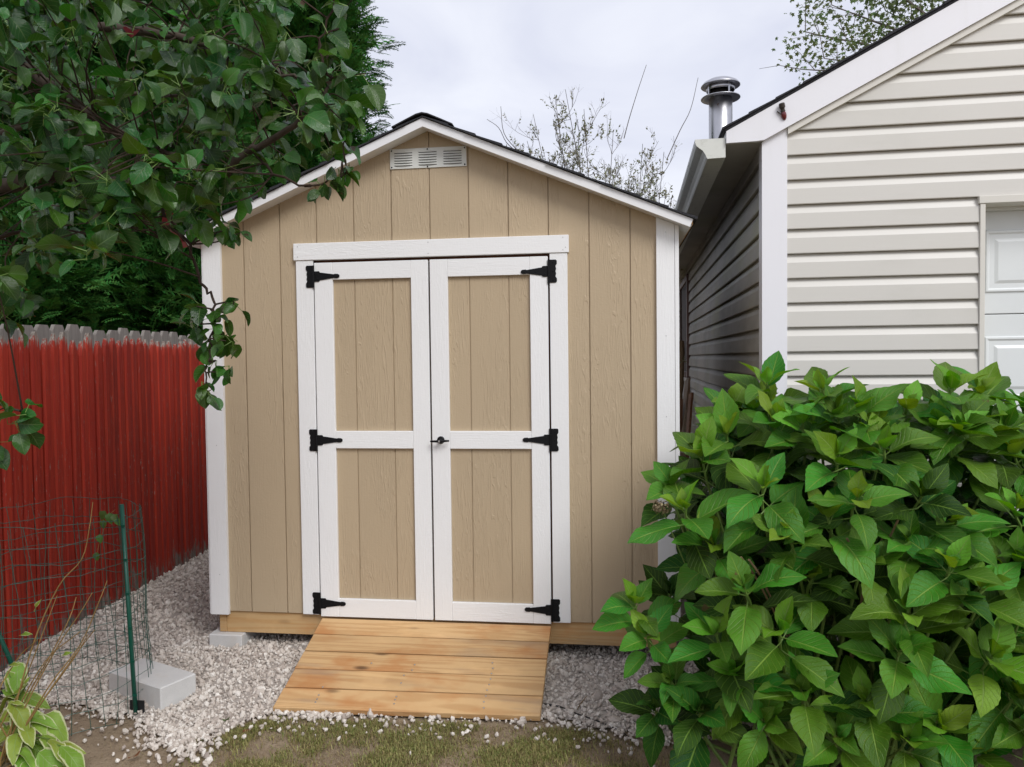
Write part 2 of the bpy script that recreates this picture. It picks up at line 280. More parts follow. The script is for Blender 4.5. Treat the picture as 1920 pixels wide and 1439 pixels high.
# ------------------------------------------------------------------ mesh helpers
class MB:
    def __init__(s): s.v = []; s.f = []; s.uvs = None
    def add(s, vs, fs):
        o = len(s.v); s.v += [tuple(map(float, p)) for p in vs]; s.f += [tuple(i + o for i in q) for q in fs]; return s
    def box(s, x0, x1, y0, y1, z0, z1, bev=0.0):
        if bev <= 0:
            return s.add([(x0, y0, z0), (x1, y0, z0), (x1, y1, z0), (x0, y1, z0), (x0, y0, z1), (x1, y0, z1), (x1, y1, z1), (x0, y1, z1)],
                         [(0, 3, 2, 1), (4, 5, 6, 7), (0, 1, 5, 4), (1, 2, 6, 5), (2, 3, 7, 6), (3, 0, 4, 7)])
        lo, hi = (x0, y0, z0), (x1, y1, z1); vs = []; idx = {}
        for c in range(8):
            cc = [(c >> i) & 1 for i in range(3)]
            for ax in range(3):
                p = []
                for i in range(3):
                    base = hi[i] if cc[i] else lo[i]
                    p.append(base if i == ax else base + (-bev if cc[i] else bev))
                idx[(c, ax)] = len(vs); vs.append(p)
        fs = []
        for ax in range(3):
            a, b = [i for i in range(3) if i != ax]
            for sgn in (0, 1):
                cs = [(sgn << ax) | (i << a) | (j << b) for i, j in ((0, 0), (1, 0), (1, 1), (0, 1))]
                fs.append([idx[(c, ax)] for c in cs])
        for ax in range(3):
            a, b = [i for i in range(3) if i != ax]
            for i in (0, 1):
                for j in (0, 1):
                    c0 = (i << a) | (j << b); c1 = c0 | (1 << ax)
                    fs.append([idx[(c0, a)], idx[(c1, a)], idx[(c1, b)], idx[(c0, b)]])
        for c in range(8): fs.append([idx[(c, 0)], idx[(c, 1)], idx[(c, 2)]])
        ctr = np.array([(x0 + x1) / 2, (y0 + y1) / 2, (z0 + z1) / 2]); V = np.array(vs)
        out = []
        for q in fs:
            P = V[list(q)]; nrm = np.cross(P[1] - P[0], P[2] - P[0])
            out.append(q if nrm @ (P.mean(0) - ctr) > 0 else q[::-1])
        return s.add(vs, out)
    def prism(s, poly, y0, y1, fn=None):
        """polygon in (x,z) extruded along y; fn maps (x,y,z) to a point"""
        fn = fn or (lambda x, y, z: (x, y, z)); n = len(poly)
        ar = sum(poly[i][0] * poly[(i + 1) % n][1] - poly[(i + 1) % n][0] * poly[i][1] for i in range(n))
        if ar < 0: poly = poly[::-1]
        vs = [fn(x, y0, z) for x, z in poly] + [fn(x, y1, z) for x, z in poly]
        fs = [tuple(range(n)), tuple(range(2 * n - 1, n - 1, -1))] + [(i, i + n, (i + 1) % n + n, (i + 1) % n) for i in range(n)]
        return s.add(vs, fs)
    def tube(s, pts, rad, sides=6, cap=True):
        v, f = tube_np(pts, rad, sides, cap); return s.add(v, f)
    def lathe(s, prof, c=(0, 0, 0), seg=24, axis='Z'):
        vs = []; fs = []; n = len(prof)
        for i in range(seg):
            a = 2 * math.pi * i / seg
            for r, h in prof:
                if axis == 'Z': vs.append((c[0] + r * math.cos(a), c[1] + r * math.sin(a), c[2] + h))
                else: vs.append((c[0] + r * math.cos(a), c[1] + h, c[2] + r * math.sin(a)))
        for i in range(seg):
            for j in range(n - 1):
                q = (i * n + j, ((i + 1) % seg) * n + j, ((i + 1) % seg) * n + j + 1, i * n + j + 1)
                fs.append(q if axis == 'Z' else q[::-1])
        return s.add(vs, fs)
    def mesh(s, name, smooth=False):
        m = bpy.data.meshes.new(name); m.from_pydata(s.v, [], s.f); m.validate(); m.update()
        if smooth: m.shade_smooth()
        return m

def tube_np(pts, rad, sides=6, cap=True):
    pts = np.asarray(pts, float); n = len(pts)
    rad = np.full(n, rad) if np.isscalar(rad) else np.asarray(rad, float)
    t = np.gradient(pts, axis=0); t /= np.linalg.norm(t, axis=1)[:, None] + 1e-12
    ref = np.array([0.13, 0.21, 0.97]); 
    if abs(t[0] @ ref) > 0.9: ref = np.array([0.97, 0.2, 0.1])
    vs = []; a = np.arange(sides) * 2 * math.pi / sides
    x = np.cross(t[0], ref)
    for i in range(n):
        x = x - t[i] * (x @ t[i]); x /= np.linalg.norm(x) + 1e-12; y = np.cross(t[i], x)
        vs.append(pts[i] + rad[i] * (np.cos(a)[:, None] * x + np.sin(a)[:, None] * y))
    V = np.concatenate(vs); F = []
    for i in range(n - 1):
        for j in range(sides):
            F.append((i * sides + j, i * sides + (j + 1) % sides, (i + 1) * sides + (j + 1) % sides, (i + 1) * sides + j))
    if cap: F.append(tuple(range(sides - 1, -1, -1))); F.append(tuple((n - 1) * sides + j for j in range(sides)))
    return V, F

def fast_mesh(name, V, T, UV=None, smooth=False):
    """V (n,3), T (m,3) triangles, UV (n,2)"""
    m = bpy.data.meshes.new(name); V = np.ascontiguousarray(V, np.float32); T = np.ascontiguousarray(T, np.int32)
    m.vertices.add(len(V)); m.vertices.foreach_set('co', V.ravel()); m.loops.add(T.size); m.loops.foreach_set('vertex_index', T.ravel())
    m.polygons.add(len(T)); m.polygons.foreach_set('loop_start', np.arange(0, T.size, 3, dtype=np.int32))
    if UV is not None:
        l = m.uv_layers.new(name='UVMap'); l.data.foreach_set('uv', np.ascontiguousarray(UV[T.ravel()], np.float32).ravel())
    m.polygons.foreach_set('use_smooth', np.full(len(T), smooth)); m.update(); m.validate(); return m

def scatter(proto, mats, which=None):
    """many transformed copies of prototypes (V,T,UV) joined; mats (n,3,4)"""
    Vs, Ts, Us = [], [], []; off = 0; mats = np.asarray(mats)
    which = np.zeros(len(mats), int) if which is None else np.asarray(which)
    for k_, (V, T, U) in enumerate(proto):
        A = mats[which == k_]
        if not len(A): continue
        P = np.einsum('nij,vj->nvi', A[:, :, :3], V) + A[:, None, :, 3]
        n, nv = len(A), len(V)
        Vs.append(P.reshape(-1, 3)); Ts.append((T[None] + (np.arange(n) * nv)[:, None, None]).reshape(-1, 3) + off)
        Us.append(np.tile(U, (n, 1))); off += n * nv
    return np.concatenate(Vs), np.concatenate(Ts), np.concatenate(Us)

def frame(p, d, up, scale=1.0, wide=1.0):
    d = np.asarray(d, float); d = d / np.linalg.norm(d); x = np.cross(d, up); nx = np.linalg.norm(x)
    x = x / nx if nx > 1e-6 else np.array([1.0, 0, 0]); z = np.cross(x, d)
    A = np.empty((3, 4)); A[:, 0] = x * scale * wide; A[:, 1] = d * scale; A[:, 2] = z * scale; A[:, 3] = p; return A
def to_matrix(A): return Matrix([list(map(float, r)) for r in A] + [[0, 0, 0, 1]])

def thing(name, label, cat, loc=(0, 0, 0), rotz=0.0, group=None):
    o = bpy.data.objects.new(name, None); col.objects.link(o); o.location = loc; o.rotation_euler = (0, 0, rotz); o.empty_display_size = 0.1
    o['label'] = label; o['category'] = cat
    if group: o['group'] = group
    return o
def inv(parent): return (Matrix.Translation(parent.location) @ parent.rotation_euler.to_matrix().to_4x4()).inverted()
def put(name, mesh, mat, parent=None, local=False, smooth=None, label=None, cat=None, kind=None, group=None):
    """link a mesh; under a thing its coordinates are world ones unless local (then they are the thing's own)"""
    if isinstance(mesh, MB): mesh = mesh.mesh(name, bool(smooth))
    o = bpy.data.objects.new(name, mesh); col.objects.link(o)
    if mat and not mesh.materials: mesh.materials.append(M[mat])
    if parent is not None:
        o.parent = parent
        if not local and parent.type == 'EMPTY': o.matrix_parent_inverse = inv(parent)
    for a, v in (('label', label), ('category', cat), ('kind', kind), ('group', group)):
        if v: o[a] = v
    return o
def vnoise(x, y, s=1.0, seed=0):
    """cheap smooth 2-D noise in numpy, about -1..1"""
    x = np.asarray(x, float) * s; y = np.asarray(y, float) * s; r = np.random.default_rng(seed); o = 0
    for i in range(6):
        a, b, c = r.uniform(-3, 3), r.uniform(-3, 3), r.uniform(0, 6.28); o = o + np.sin(a * x + b * y + c + 1.3 * np.sin(b * x - a * y + c))
    return o / 4.0

# ------------------------------------------------------------------ ground
def gz(x, y):
    x = np.asarray(x, float); y = np.asarray(y, float)
    t = np.clip((y + 0.75) / 0.70, 0, 1); t = t * t * (3 - 2 * t)
    return 0.035 + 0.06 * t
edge_px = [(-60, 1300), (60, 1318), (150, 1335), (240, 1352), (300, 1405), (360, 1415), (395, 1380), (450, 1362), (520, 1345), (620, 1352), (760, 1353), (900, 1356), (1010, 1362), (1080, 1368), (1150, 1385), (1230, 1400), (1400, 1385), (1700, 1370)]
EDGE = np.array([atZ(a, b, 0.04)[:2] for a, b in edge_px]); EDGE = EDGE[np.argsort(EDGE[:, 0])]
def edge_y(x): return np.interp(x, EDGE[:, 0], EDGE[:, 1])
def fence_x(y): return -2.195 - 0.078 * (np.asarray(y) + 0.4)
def grid_axis(a, b, step, far):
    core = np.arange(a, b + step / 2, step); out = [b + (far - b) * (i / 14) ** 2.4 for i in range(1, 15)]; neg = [a - (far + a) * (i / 14) ** 2.4 for i in range(14, 0, -1)]
    return np.array(neg + list(core) + out)
gxs = grid_axis(-2.8, 2.6, 0.035, 300.0); gys = grid_axis(-1.6, 2.4, 0.035, 300.0)
GX, GY = np.meshgrid(gxs, gys)
near = np.exp(-np.maximum(0, np.hypot(GX, GY) - 4) / 2)
GZ = gz(GX, GY) + near * (0.006 * vnoise(GX, GY, 4, 1) + 0.004 * vnoise(GX, GY, 14, 2) + 0.0025 * vnoise(GX, GY, 38, 3))
V = np.stack([GX, GY, GZ], -1).reshape(-1, 3); nx, ny = len(gxs), len(gys)
I = (np.arange(ny - 1)[:, None] * nx + np.arange(nx - 1)[None]).ravel()
T = np.concatenate([np.stack([I, I + 1, I + nx + 1], 1), np.stack([I, I + nx + 1, I + nx], 1)])
put('ground', fast_mesh('ground', V, T, None, True), 'soil', kind='structure')

# gravel bed sheet under the loose stones
bx = np.arange(-2.6, 1.72, 0.04); by = np.arange(0, 1.0001, 0.025)
BX, TT = np.meshgrid(bx, by); y0 = edge_y(BX) + 0.05 + 0.02 * vnoise(BX, BX * 0, 9, 5); y1 = np.where(BX < -1.15, 3.4, 1.4); BY = y0 + (y1 - y0) * TT
BZ = gz(BX, BY) + 0.012 + 0.004 * vnoise(BX, BY, 9, 6)
V = np.stack([BX, BY, BZ], -1).reshape(-1, 3); nx, ny = len(bx), len(by); I = (np.arange(ny - 1)[:, None] * nx + np.arange(nx - 1)[None]).ravel()
T = np.concatenate([np.stack([I, I + 1, I + nx + 1], 1), np.stack([I, I + nx + 1, I + nx], 1)])
put('gravel_bed', fast_mesh('gravel_bed', V, T, None, True), 'gravel_dust', kind='structure')

def ico():
    p = (1 + 5 ** 0.5) / 2
    V = np.array([(-1, p, 0), (1, p, 0), (-1, -p, 0), (1, -p, 0), (0, -1, p), (0, 1, p), (0, -1, -p), (0, 1, -p), (p, 0, -1), (p, 0, 1), (-p, 0, -1), (-p, 0, 1)]) / math.sqrt(1 + p * p)
    T = np.array([(0, 11, 5), (0, 5, 1), (0, 1, 7), (0, 7, 10), (0, 10, 11), (1, 5, 9), (5, 11, 4), (11, 10, 2), (10, 7, 6), (7, 1, 8), (3, 9, 4), (3, 4, 2), (3, 2, 6), (3, 6, 8), (3, 8, 9), (4, 9, 5), (2, 4, 11), (6, 2, 10), (8, 6, 7), (9, 8, 1)])
    return V, T
def stones(px_, py_, size, seed, lift=0.35):
    r = np.random.default_rng(seed); n = len(px_); V0, T0 = ico()
    P = V0[None] * r.uniform(0.72, 1.22, (n, 12, 1)) + r.normal(0, 0.09, (n, 12, 3))
    P = P * (size[:, None, None] * np.stack([r.uniform(0.8, 1.3, n), r.uniform(0.65, 1.05, n), r.uniform(0.5, 0.85, n)], -1)[:, None])
    q = r.normal(0, 1, (n, 4)); q[:, 0] += 0.8; q /= np.linalg.norm(q, axis=1)[:, None]; a, b, c, d = q.T
    Rm = np.stack([np.stack([1 - 2 * (c * c + d * d), 2 * (b * c - a * d), 2 * (b * d + a * c)], -1), np.stack([2 * (b * c + a * d), 1 - 2 * (b * b + d * d), 2 * (c * d - a * b)], -1), np.stack([2 * (b * d - a * c), 2 * (c * d + a * b), 1 - 2 * (b * b + c * c)], -1)], 1)
    P = np.einsum('nij,nvj->nvi', Rm, P)
    zz = gz(px_, py_) + 0.011 + size * lift + r.uniform(0, 1, n) ** 2 * 0.007
    P += np.stack([px_, py_, zz], -1)[:, None]
    return P.reshape(-1, 3), (T0[None] + (np.arange(n) * 12)[:, None, None]).reshape(-1, 3)
def stone_field():
    r = np.random.default_rng(11); X = []; Y = []; S = []
    def fill(x0, x1, y0, y1, dens, s0, s1):
        n = int((x1 - x0) * (y1 - y0) * dens); x = r.uniform(x0, x1, n); y = r.uniform(y0, y1, n)
        ok = (y > edge_y(x) + r.normal(0, 0.018, n) + 0.015 * vnoise(x, y, 12, 9)) & (x > fence_x(y) + 0.02)
        ok &= ~((x > -1.15) & (y > 0.75) & (x < 1.3))
        x, y = x[ok], y[ok]; X.append(x); Y.append(y); S.append(r.gamma(9, 1 / 9.0, len(x)).clip(0.5, 1.9) * r.uniform(s0, s1, len(x)))
    fill(-2.55, 1.75, -1.0, 0.2, 5600, 0.0062, 0.0094)
    fill(-2.55, 1.75, -1.0, 0.0, 330, 0.0115, 0.016)
    fill(-2.55, 1.75, 0.2, 0.75, 2400, 0.009, 0.012)
    fill(-2.6, -1.1, 0.75, 3.4, 2900, 0.0085, 0.012)
    # strays lying on the soil and grass
    n = 230; x = r.uniform(-2.0, 1.3, n); y = edge_y(x) - np.abs(r.normal(0, 0.10, n)) - 0.01; X.append(x); Y.append(y); S.append(r.uniform(0.005, 0.0135, n))
    n = 190; P = np.array([atZ(a, b, 0.04)[:2] for a, b in zip(r.normal(345, 38, n), r.normal(1392, 22, n))]); X.append(P[:, 0]); Y.append(P[:, 1]); S.append(r.uniform(0.008, 0.0165, n))
    n = 150; P = np.array([atZ(a, b, 0.04)[:2] for a, b in zip(r.uniform(510, 640, n), r.normal(1345, 7, n))]); X.append(P[:, 0]); Y.append(P[:, 1]); S.append(r.uniform(0.008, 0.015, n))
    return np.concatenate(X), np.concatenate(Y), np.concatenate(S)
X, Y, S = stone_field(); V, T = stones(X, Y, S, 12)
put('gravel', fast_mesh('gravel', V, T), 'crushed_stone', kind='stuff', label='pale crushed stone gravel spread around the shed', cat='gravel')

# grass and thatch
def blades(n, seed, h0, h1, wd, flat, xr, yr, dens):
    r = np.random.default_rng(seed); x = r.uniform(*xr, n * 3); y = r.uniform(*yr, n * 3)
    d = dens(x, y); ok = r.uniform(0, 1, n * 3) < d; x, y = x[ok][:n], y[ok][:n]; n = len(x)
    h = r.uniform(h0, h1, n); a = r.uniform(0, 6.283, n); ln = r.uniform(0.2, 1.0, n) * flat
    dx, dy = np.cos(a), np.sin(a); b = np.stack([x, y, gz(x, y) + 0.002], -1)
    side = np.stack([-dy, dx, 0 * x], -1) * wd; mid = b + np.stack([dx * ln * h * 0.4, dy * ln * h * 0.4, h * 0.6 * (1.15 - 0.5 * ln)], -1); tipp = b + np.stack([dx * ln * h, dy * ln * h, h * (1.1 - 0.75 * ln)], -1)
    V = np.stack([b - side, b + side, mid + side * 0.8, mid - side * 0.8, tipp], 1).reshape(-1, 3)
    T = np.array([(0, 1, 2), (0, 2, 3), (3, 2, 4)]); return V, (T[None] + (np.arange(n) * 5)[:, None, None]).reshape(-1, 3)
def lawn_mask(x, y):
    m = (y < edge_y(x) - 0.015) * np.clip((x + 0.86) / 0.22, 0, 1)
    left_soil = np.clip((x - (-0.90 + 0.35 * np.clip((-y - 0.95), 0, 1))) / 0.15, 0, 1)
    return m * left_soil * np.clip(0.42 + 0.85 * vnoise(x, y, 5.0, 21) + 0.45 * vnoise(x, y, 15.0, 22), 0.03, 1) * np.clip((1.15 - x) / 0.2, 0.0, 1)
V, T = blades(80000, 31, 0.012, 0.034, 0.0016, 1.0, (-0.95, 1.2), (-2.2, -0.62), lawn_mask)
put('grass', fast_mesh('grass', V, T), 'grass_blade', kind='stuff', label='thin short mossy grass in front of the ramp', cat='grass')
V, T = blades(38000, 32, 0.010, 0.034, 0.0008, 1.25, (-1.3, 1.25), (-2.2, -0.62), lambda x, y: (y < edge_y(x)) * np.clip(0.55 + 0.5 * vnoise(x, y, 8, 33), 0.05, 1) * np.clip((x + 1.1) / 0.5, 0.03, 1))
put('thatch', fast_mesh('thatch', V, T), 'dry_thatch', kind='stuff', label='dry straw-coloured thatch lying between the grass', cat='thatch')

# ------------------------------------------------------------------ shed
SL = 0.4167; ZS = 2.814; DEPTH = 3.05
def zs(x): return ZS - SL * abs(x)
shed = thing('garden_shed', 'tan garden shed with white trim and white-framed double doors', 'shed', (0, 1.5, 0.09))
def clip_poly(x0, x1, z0):
    p = [(x0, z0), (x1, z0), (x1, zs(x1))]
    if x0 < 0 < x1: p.append((0, ZS))
    return p + [(x0, zs(x0))]
JB = 0.298
grooves = [0.0067 + i * 0.2032 for i in range(-6, 7)]
cuts = sorted([-1.236, 1.240, -0.668, 0.668] + grooves[1:-1])
for a, b in zip(cuts[:-1], cuts[1:]):
    l = a + (0.003 if any(abs(a - g) < 1e-6 for g in grooves) else 0.0002); r = b - (0.003 if any(abs(b - g) < 1e-6 for g in grooves) else 0.0002)
    if r - l < 0.004: continue
    z0 = 2.215 if (a > -0.67 and b < 0.67) else JB
    put('siding_board', MB().prism([(x, z + (0.0 if z < 2.2 else 0.008)) for x, z in clip_poly(l, r, z0)], 0.0, 0.0078), 'tan_siding', shed)
for nm, x0, x1, z0 in (('wall_backing', -1.236, -0.668, JB), ('wall_backing', 0.668, 1.240, JB), ('wall_backing', -0.666, 0.666, 2.215)):
    put(nm, MB().prism(clip_poly(x0, x1, z0 + 0.004), 0.0075, 0.045), 'tan_plain', shed)
for x0, x1 in ((-1.238, -1.226), (1.230, 1.242)):
    put('side_wall', MB().box(x0, x1, 0.046, DEPTH - 0.01, JB, zs(x1) + 0.01), 'tan_siding', shed)
put('rear_wall', MB().prism(clip_poly(-1.236, 1.240, JB), DEPTH - 0.008, DEPTH), 'tan_siding', shed)
# floor frame
put('rim_joist', MB().box(-1.162, 1.20, 0.012, 0.05, 0.178, JB - 0.004, 0.002), 'joist_pine', shed)
for x0, x1 in ((-1.202, -1.1635), (1.2015, 1.24)):
    put('side_joist', MB().box(x0, x1, 0.010, DEPTH - 0.02, 0.178, JB - 0.005, 0.002), 'joist_pine', shed)
put('floor_deck', MB().box(-1.16, 1.19, 0.052, DEPTH - 0.05, 0.24, JB + 0.02), 'joist_pine', shed)
for x0 in (-0.35, 0.25, 1.03):
    put('pier', MB().box(x0, x0 + 0.19, 0.45, 0.84, 0.05, 0.1778, 0.004), 'concrete', shed)
# corner boards
def upright(name, x0, x1, y0, y1, z0, follow=True, mat='white_trim_upright', par=shed):
    if follow: return put(name, MB().prism([(x0, z0), (x1, z0), (x1, zs(x1) - 0.001), (x0, zs(x0) - 0.001)], y0, y1), mat, par)
    return put(name, MB().box(x0, x1, y0, y1, z0, follow_z, 0.002), mat, par)
upright('corner_board', -1.233, -1.134, -0.018, -0.0003, 0.282)
upright('corner_board', -1.2455, -1.2334, -0.009, 0.085, 0.282)
upright('corner_board', 1.150, 1.2375, -0.018, -0.0003, 0.282)
upright('corner_board', 1.2395, 1.2585, -0.0185, 0.085, 0.282)
# nail heads in the trim
nh = MB().lathe([(0, -.0010), (.0022, -.0007), (.0028, 0)], (0, 0, 0), 8, 'Y').mesh('trim_nail')
for x, y_, z in ((0.690, -.0231, 2.250), (0.690, -.0231, 2.188), (0.703, -.0231, 2.200), (-0.70, -.0231, 2.245), (-0.70, -.0231, 2.192), (0.0, -.0231, 2.247), (0.0, -.0231, 2.19), (1.195, -.0181, 2.26), (1.195, -.0181, 1.75), (1.195, -.0181, 1.35), (1.195, -.0181, 0.95), (-1.18, -.0181, 1.9), (-1.18, -.0181, 1.2), (-1.18, -.0181, 0.5)):
    put('nail', nh, 'screw_steel', shed).matrix_basis = Matrix.Translation((x, y_, z))
# door casing
put('header_trim', MB().box(-0.724, 0.719, -0.023, -0.0004, 2.174, 2.262, 0.002), 'white_trim_level', shed)
put('side_casing', MB().box(-0.714, -0.6205, -0.0175, -0.0004, JB, 2.1735, 0.002), 'white_trim_upright', shed)
put('side_casing', MB().box(0.6215, 0.711, -0.0175, -0.0004, JB, 2.1735, 0.002), 'white_trim_upright', shed)
put('door_opening', MB().box(-0.666, 0.666, 0.024, 0.05, 0.285, 2.214), 'raw_edge', shed)
# doors
HINGE_LEAF = [(-0.005, .0575), (-.036, .0575), (-.041, .052), (-.041, .037), (-.0375, .031), (-.034, .026), (-.0375, .013), (-.0345, 0), (-.0375, -.013), (-.034, -.026), (-.0375, -.031), (-.041, -.037), (-.041, -.052), (-.036, -.0575), (-.005, -.0575)]
HINGE_STRAP = [(.005, .027), (.03, .027), (.0355, .0195), (.048, .0185), (.112, .009), (.1155, .0115), (.133, .0105), (.1405, .005), (.1405, -.005), (.133, -.0105), (.1155, -.0115), (.112, -.009), (.048, -.0185), (.0355, -.0195), (.03, -.027), (.005, -.027)]
def hinge(xb, zc, mir, par):
    m = MB(); P = lambda q: [(xb + mir * x, zc + z) for x, z in q]
    m.prism(P(HINGE_LEAF), -0.0215, -0.0176); m.prism(P(HINGE_STRAP), -0.0215, -0.0176)
    for a, b in ((-0.0575, -0.0275), (-0.0265, 0.0265), (0.0275, 0.0575)): m.lathe([(0, a), (.0058, a), (.0058, b), (0, b)], (xb, -0.0225, zc), 12)
    h = put('hinge', m, 'black_iron', par)
    for x, z in ((-.022, .043), (-.022, .0), (-.022, -.043), (.02, .012), (.02, -.012), (.065, 0), (.125, 0)):
        put('screw', MB().lathe([(0, -.0022), (.0032, -.0014), (.004, 0)], (xb + mir * x, -0.0216, zc + z), 8, 'Y'), 'black_iron', par)
def door(label, x0, x1, pl, pr, gr, hx, mir, hz):
    # a door is hung in the shed, so its mesh of stiles, rails and boards are its sub-parts
    d = put('door', MB().box(x0 + 0.001, x1 - 0.001, 0.0049, 0.0235, 0.2905, 2.1585), 'tan_plain', shed); d['label'] = label
    Y0, Y1 = -0.0175, -0.0003
    put('stile', MB().box(x0, pl, Y0, 0.0048, 0.29, 2.159, 0.0018), 'white_trim_upright', d)
    put('stile', MB().box(pr, x1, Y0, 0.0048, 0.29, 2.159, 0.0018), 'white_trim_upright', d)
    for z0, z1 in ((2.069, 2.159), (1.1855, 1.277), (0.29, 0.387)):
        put('rail', MB().box(pl + 0.0004, pr - 0.0004, Y0 + 0.0006, 0.0048, z0 + 0.0002, z1 - 0.0002, 0.0018), 'white_trim_level', d)
    for z0, z1 in ((0.388, 1.185), (1.2775, 2.0685)):
        e = [pl + 0.0005] + gr + [pr - 0.0005]
        for i, (a, b) in enumerate(zip(e[:-1], e[1:])):
            put('panel_board', MB().box(a + (0.0028 if i else 0), b - (0.0028 if i < len(gr) else 0), -0.0002, 0.0047, z0, z1), 'tan_siding', d)
    for z in hz: hinge(hx, z, mir, d)
    return d
d1 = door('left door with tan panels and three black hinges', -0.614, -0.005, -0.515, -0.095, [-0.400, -0.197], -0.6165, 1, (2.088, 1.229, 0.361))
d2 = door('right door with tan panels and a black T-handle', 0.005, 0.612, 0.098, 0.521, [0.209, 0.412], 0.6172, -1, (2.083, 1.233, 0.362))
m = MB().lathe([(0, -.007), (.014, -.007), (.0185, -.004), (.020, 0)], (0.051, -0.0177, 1.231), 24, 'Y').lathe([(0.0, -.028), (.0075, -.028), (.0085, -.006), (.0085, 0)], (0.051, -0.0178, 1.230), 16, 'Y')
put('handle_base', m, 'black_iron', d2, smooth=True)
m = MB().tube([(0.002, -.0465, 1.2265), (0.012, -.0475, 1.2272), (0.035, -.0495, 1.2275), (0.051, -.050, 1.2275), (0.067, -.0495, 1.2285), (0.088, -.0475, 1.2298), (0.100, -.0460, 1.230)], [.0042, .0052, .0062, .0078, .0066, .0055, .0045], 10)
put('handle_grip', m, 'black_iron', d2, smooth=True)
put('key_cylinder', MB().lathe([(0, -.002), (.0045, -.002), (.0052, .0)], (0.0505, -0.0578, 1.228), 14, 'Y'), 'screw_steel', d2)
# gable vent
vx0, vx1, vz0, vz1 = -0.198, 0.203, 2.629, 2.731
put('vent_plate', MB().box(vx0, vx1, -0.006, -0.0003, vz0, vz1, 0.0012), 'vent_metal', shed)
for gx in (-0.178, -0.050, 0.080):
    for i in range(6):
        z = 2.6435 + i * 0.0128
        lv = MB(); n = 8; W = 0.102
        pr = [gx + W * j / n for j in range(n + 1)]
        b = [math.sin(math.pi * j / n) ** 0.5 for j in range(n + 1)]
        vs = [(x, -0.0061, z + 0.009) for x in pr] + [(x, -0.0062 - 0.007 * q, z + 0.0055 - 0.0015 * q) for x, q in zip(pr, b)] + [(x, -0.0062 - 0.0065 * q, z + 0.003 - 0.002 * q) for x, q in zip(pr, b)]
        fs = [(j, j + n + 1, j + n + 2, j + 1) for j in range(n)] + [(j + n + 1, j + 2 * n + 2, j + 2 * n + 3, j + n + 2) for j in range(n)]
        put('louver', lv.add(vs, [f_[::-1] for f_ in fs]), 'vent_metal', shed)
        put('louver_slot', MB().box(gx + 0.004, gx + W - 0.004, -0.0068, -0.0061, z - 0.0005, z + 0.0034), 'dark_void', shed)
for sx, sz in ((vx0 + .009, vz0 + .009), (vx0 + .009, vz1 - .009), (vx1 - .009, vz0 + .009), (vx1 - .009, vz1 - .009), (0.0, vz1 - .007), (0.0, vz0 + .006)):
    put('vent_screw', MB().lathe([(0, -.0025), (.003, -.002), (.0042, 0)], (sx, -0.0061, sz), 10, 'Y'), 'dark_void', shed)
# roof
XE = 1.32
for sg in (1, -1):
    q = [(0, 2.811), (XE - .0166, 2.811 - SL * (XE - .0166)), (XE, 2.854 - SL * XE), (0, 2.854)]
    put('rake_board', MB().prism([(sg * x, z) for x, z in q], -0.100, -0.083), 'white_paint', shed)
    put('rake_board', MB().prism([(sg * x, z) for x, z in q], DEPTH + 0.083, DEPTH + 0.1), 'white_paint', shed)
    q = [(0, ZS + 0.001), (XE - 0.012, zs(XE - 0.012) + 0.001), (XE - 0.005, zs(XE) + 0.016), (0, ZS + 0.016)]
    put('soffit', MB().prism([(sg * x, z) for x, z in q], -0.0828, DEPTH + 0.0828), 'white_paint', shed)
    q = [(0, ZS + 0.0165), (XE, zs(XE) + 0.0165), (XE, zs(XE) + 0.0385), (0, ZS + 0.0385)]
    put('roof_deck', MB().prism([(sg * x, z) for x, z in q], -0.0826, DEPTH + 0.0826), 'joist_pine', shed)
    nC = 10; ex = (XE + 0.018) / nC
    for i in range(nC):
        xa, xb = max(0.0, i * ex - 0.05), (i + 1) * ex
        za, zb = 2.8555 - SL * xa, 2.8555 - SL * xb
        q = [(xa, za + 0.0005), (xb, zb + (0.0005 if i == nC - 1 else 0.0035)), (xb + 0.001, zb + 0.0145), (xa, za + 0.0045)]
        y = -0.112 + random.uniform(-0.004, 0.004); j = 0; off = (0.0, 0.33, 0.66)[i % 3]
        while y < DEPTH + 0.10:
            y2 = min(DEPTH + 0.112, y + (1.0 - off if j == 0 and off else 1.0)); dz = random.uniform(0, 0.0022)
            put('shingle_strip', MB().prism([(sg * x, z + dz * (1 if x > xa + .01 else 0)) for x, z in q], y, y2 - 0.003), 'asphalt_shingle', shed)
            y = y2; j += 1
y = -0.116; k2 = 0
while y < DEPTH + 0.1:
    pr = [(-0.155, 2.855 - SL * .155 + .010), (-0.09, 2.855 - SL * .09 + .013), (-0.03, 2.855 - SL * .03 + .015), (0, 2.864), (0.03, 2.855 - SL * .03 + .015), (0.09, 2.855 - SL * .09 + .013), (0.155, 2.855 - SL * .155 + .010)]
    dz0, dz1 = 0.002, 0.007
    n = len(pr); vs = []
    for yy, dz in ((y, dz1), (y + 0.20, dz0)):
        vs += [(x, yy, z + dz) for x, z in pr] + [(x, yy, z + dz + 0.006) for x, z in pr]
    fs = []
    for j in range(n - 1):
        fs += [(j, j + 1, n + j + 1, n + j), (2 * n + j + 1, 2 * n + j, 3 * n + j, 3 * n + j + 1), (n + j, n + j + 1, 3 * n + j + 1, 3 * n + j), (j + 1, j, 2 * n + j, 2 * n + j + 1)]
    fs += [(0, n, 3 * n, 2 * n), (n - 1, 3 * n - 1, 4 * n - 1, 2 * n - 1)]
    put('ridge_cap', MB().add(vs, fs), 'asphalt_shingle', shed); y += 0.142

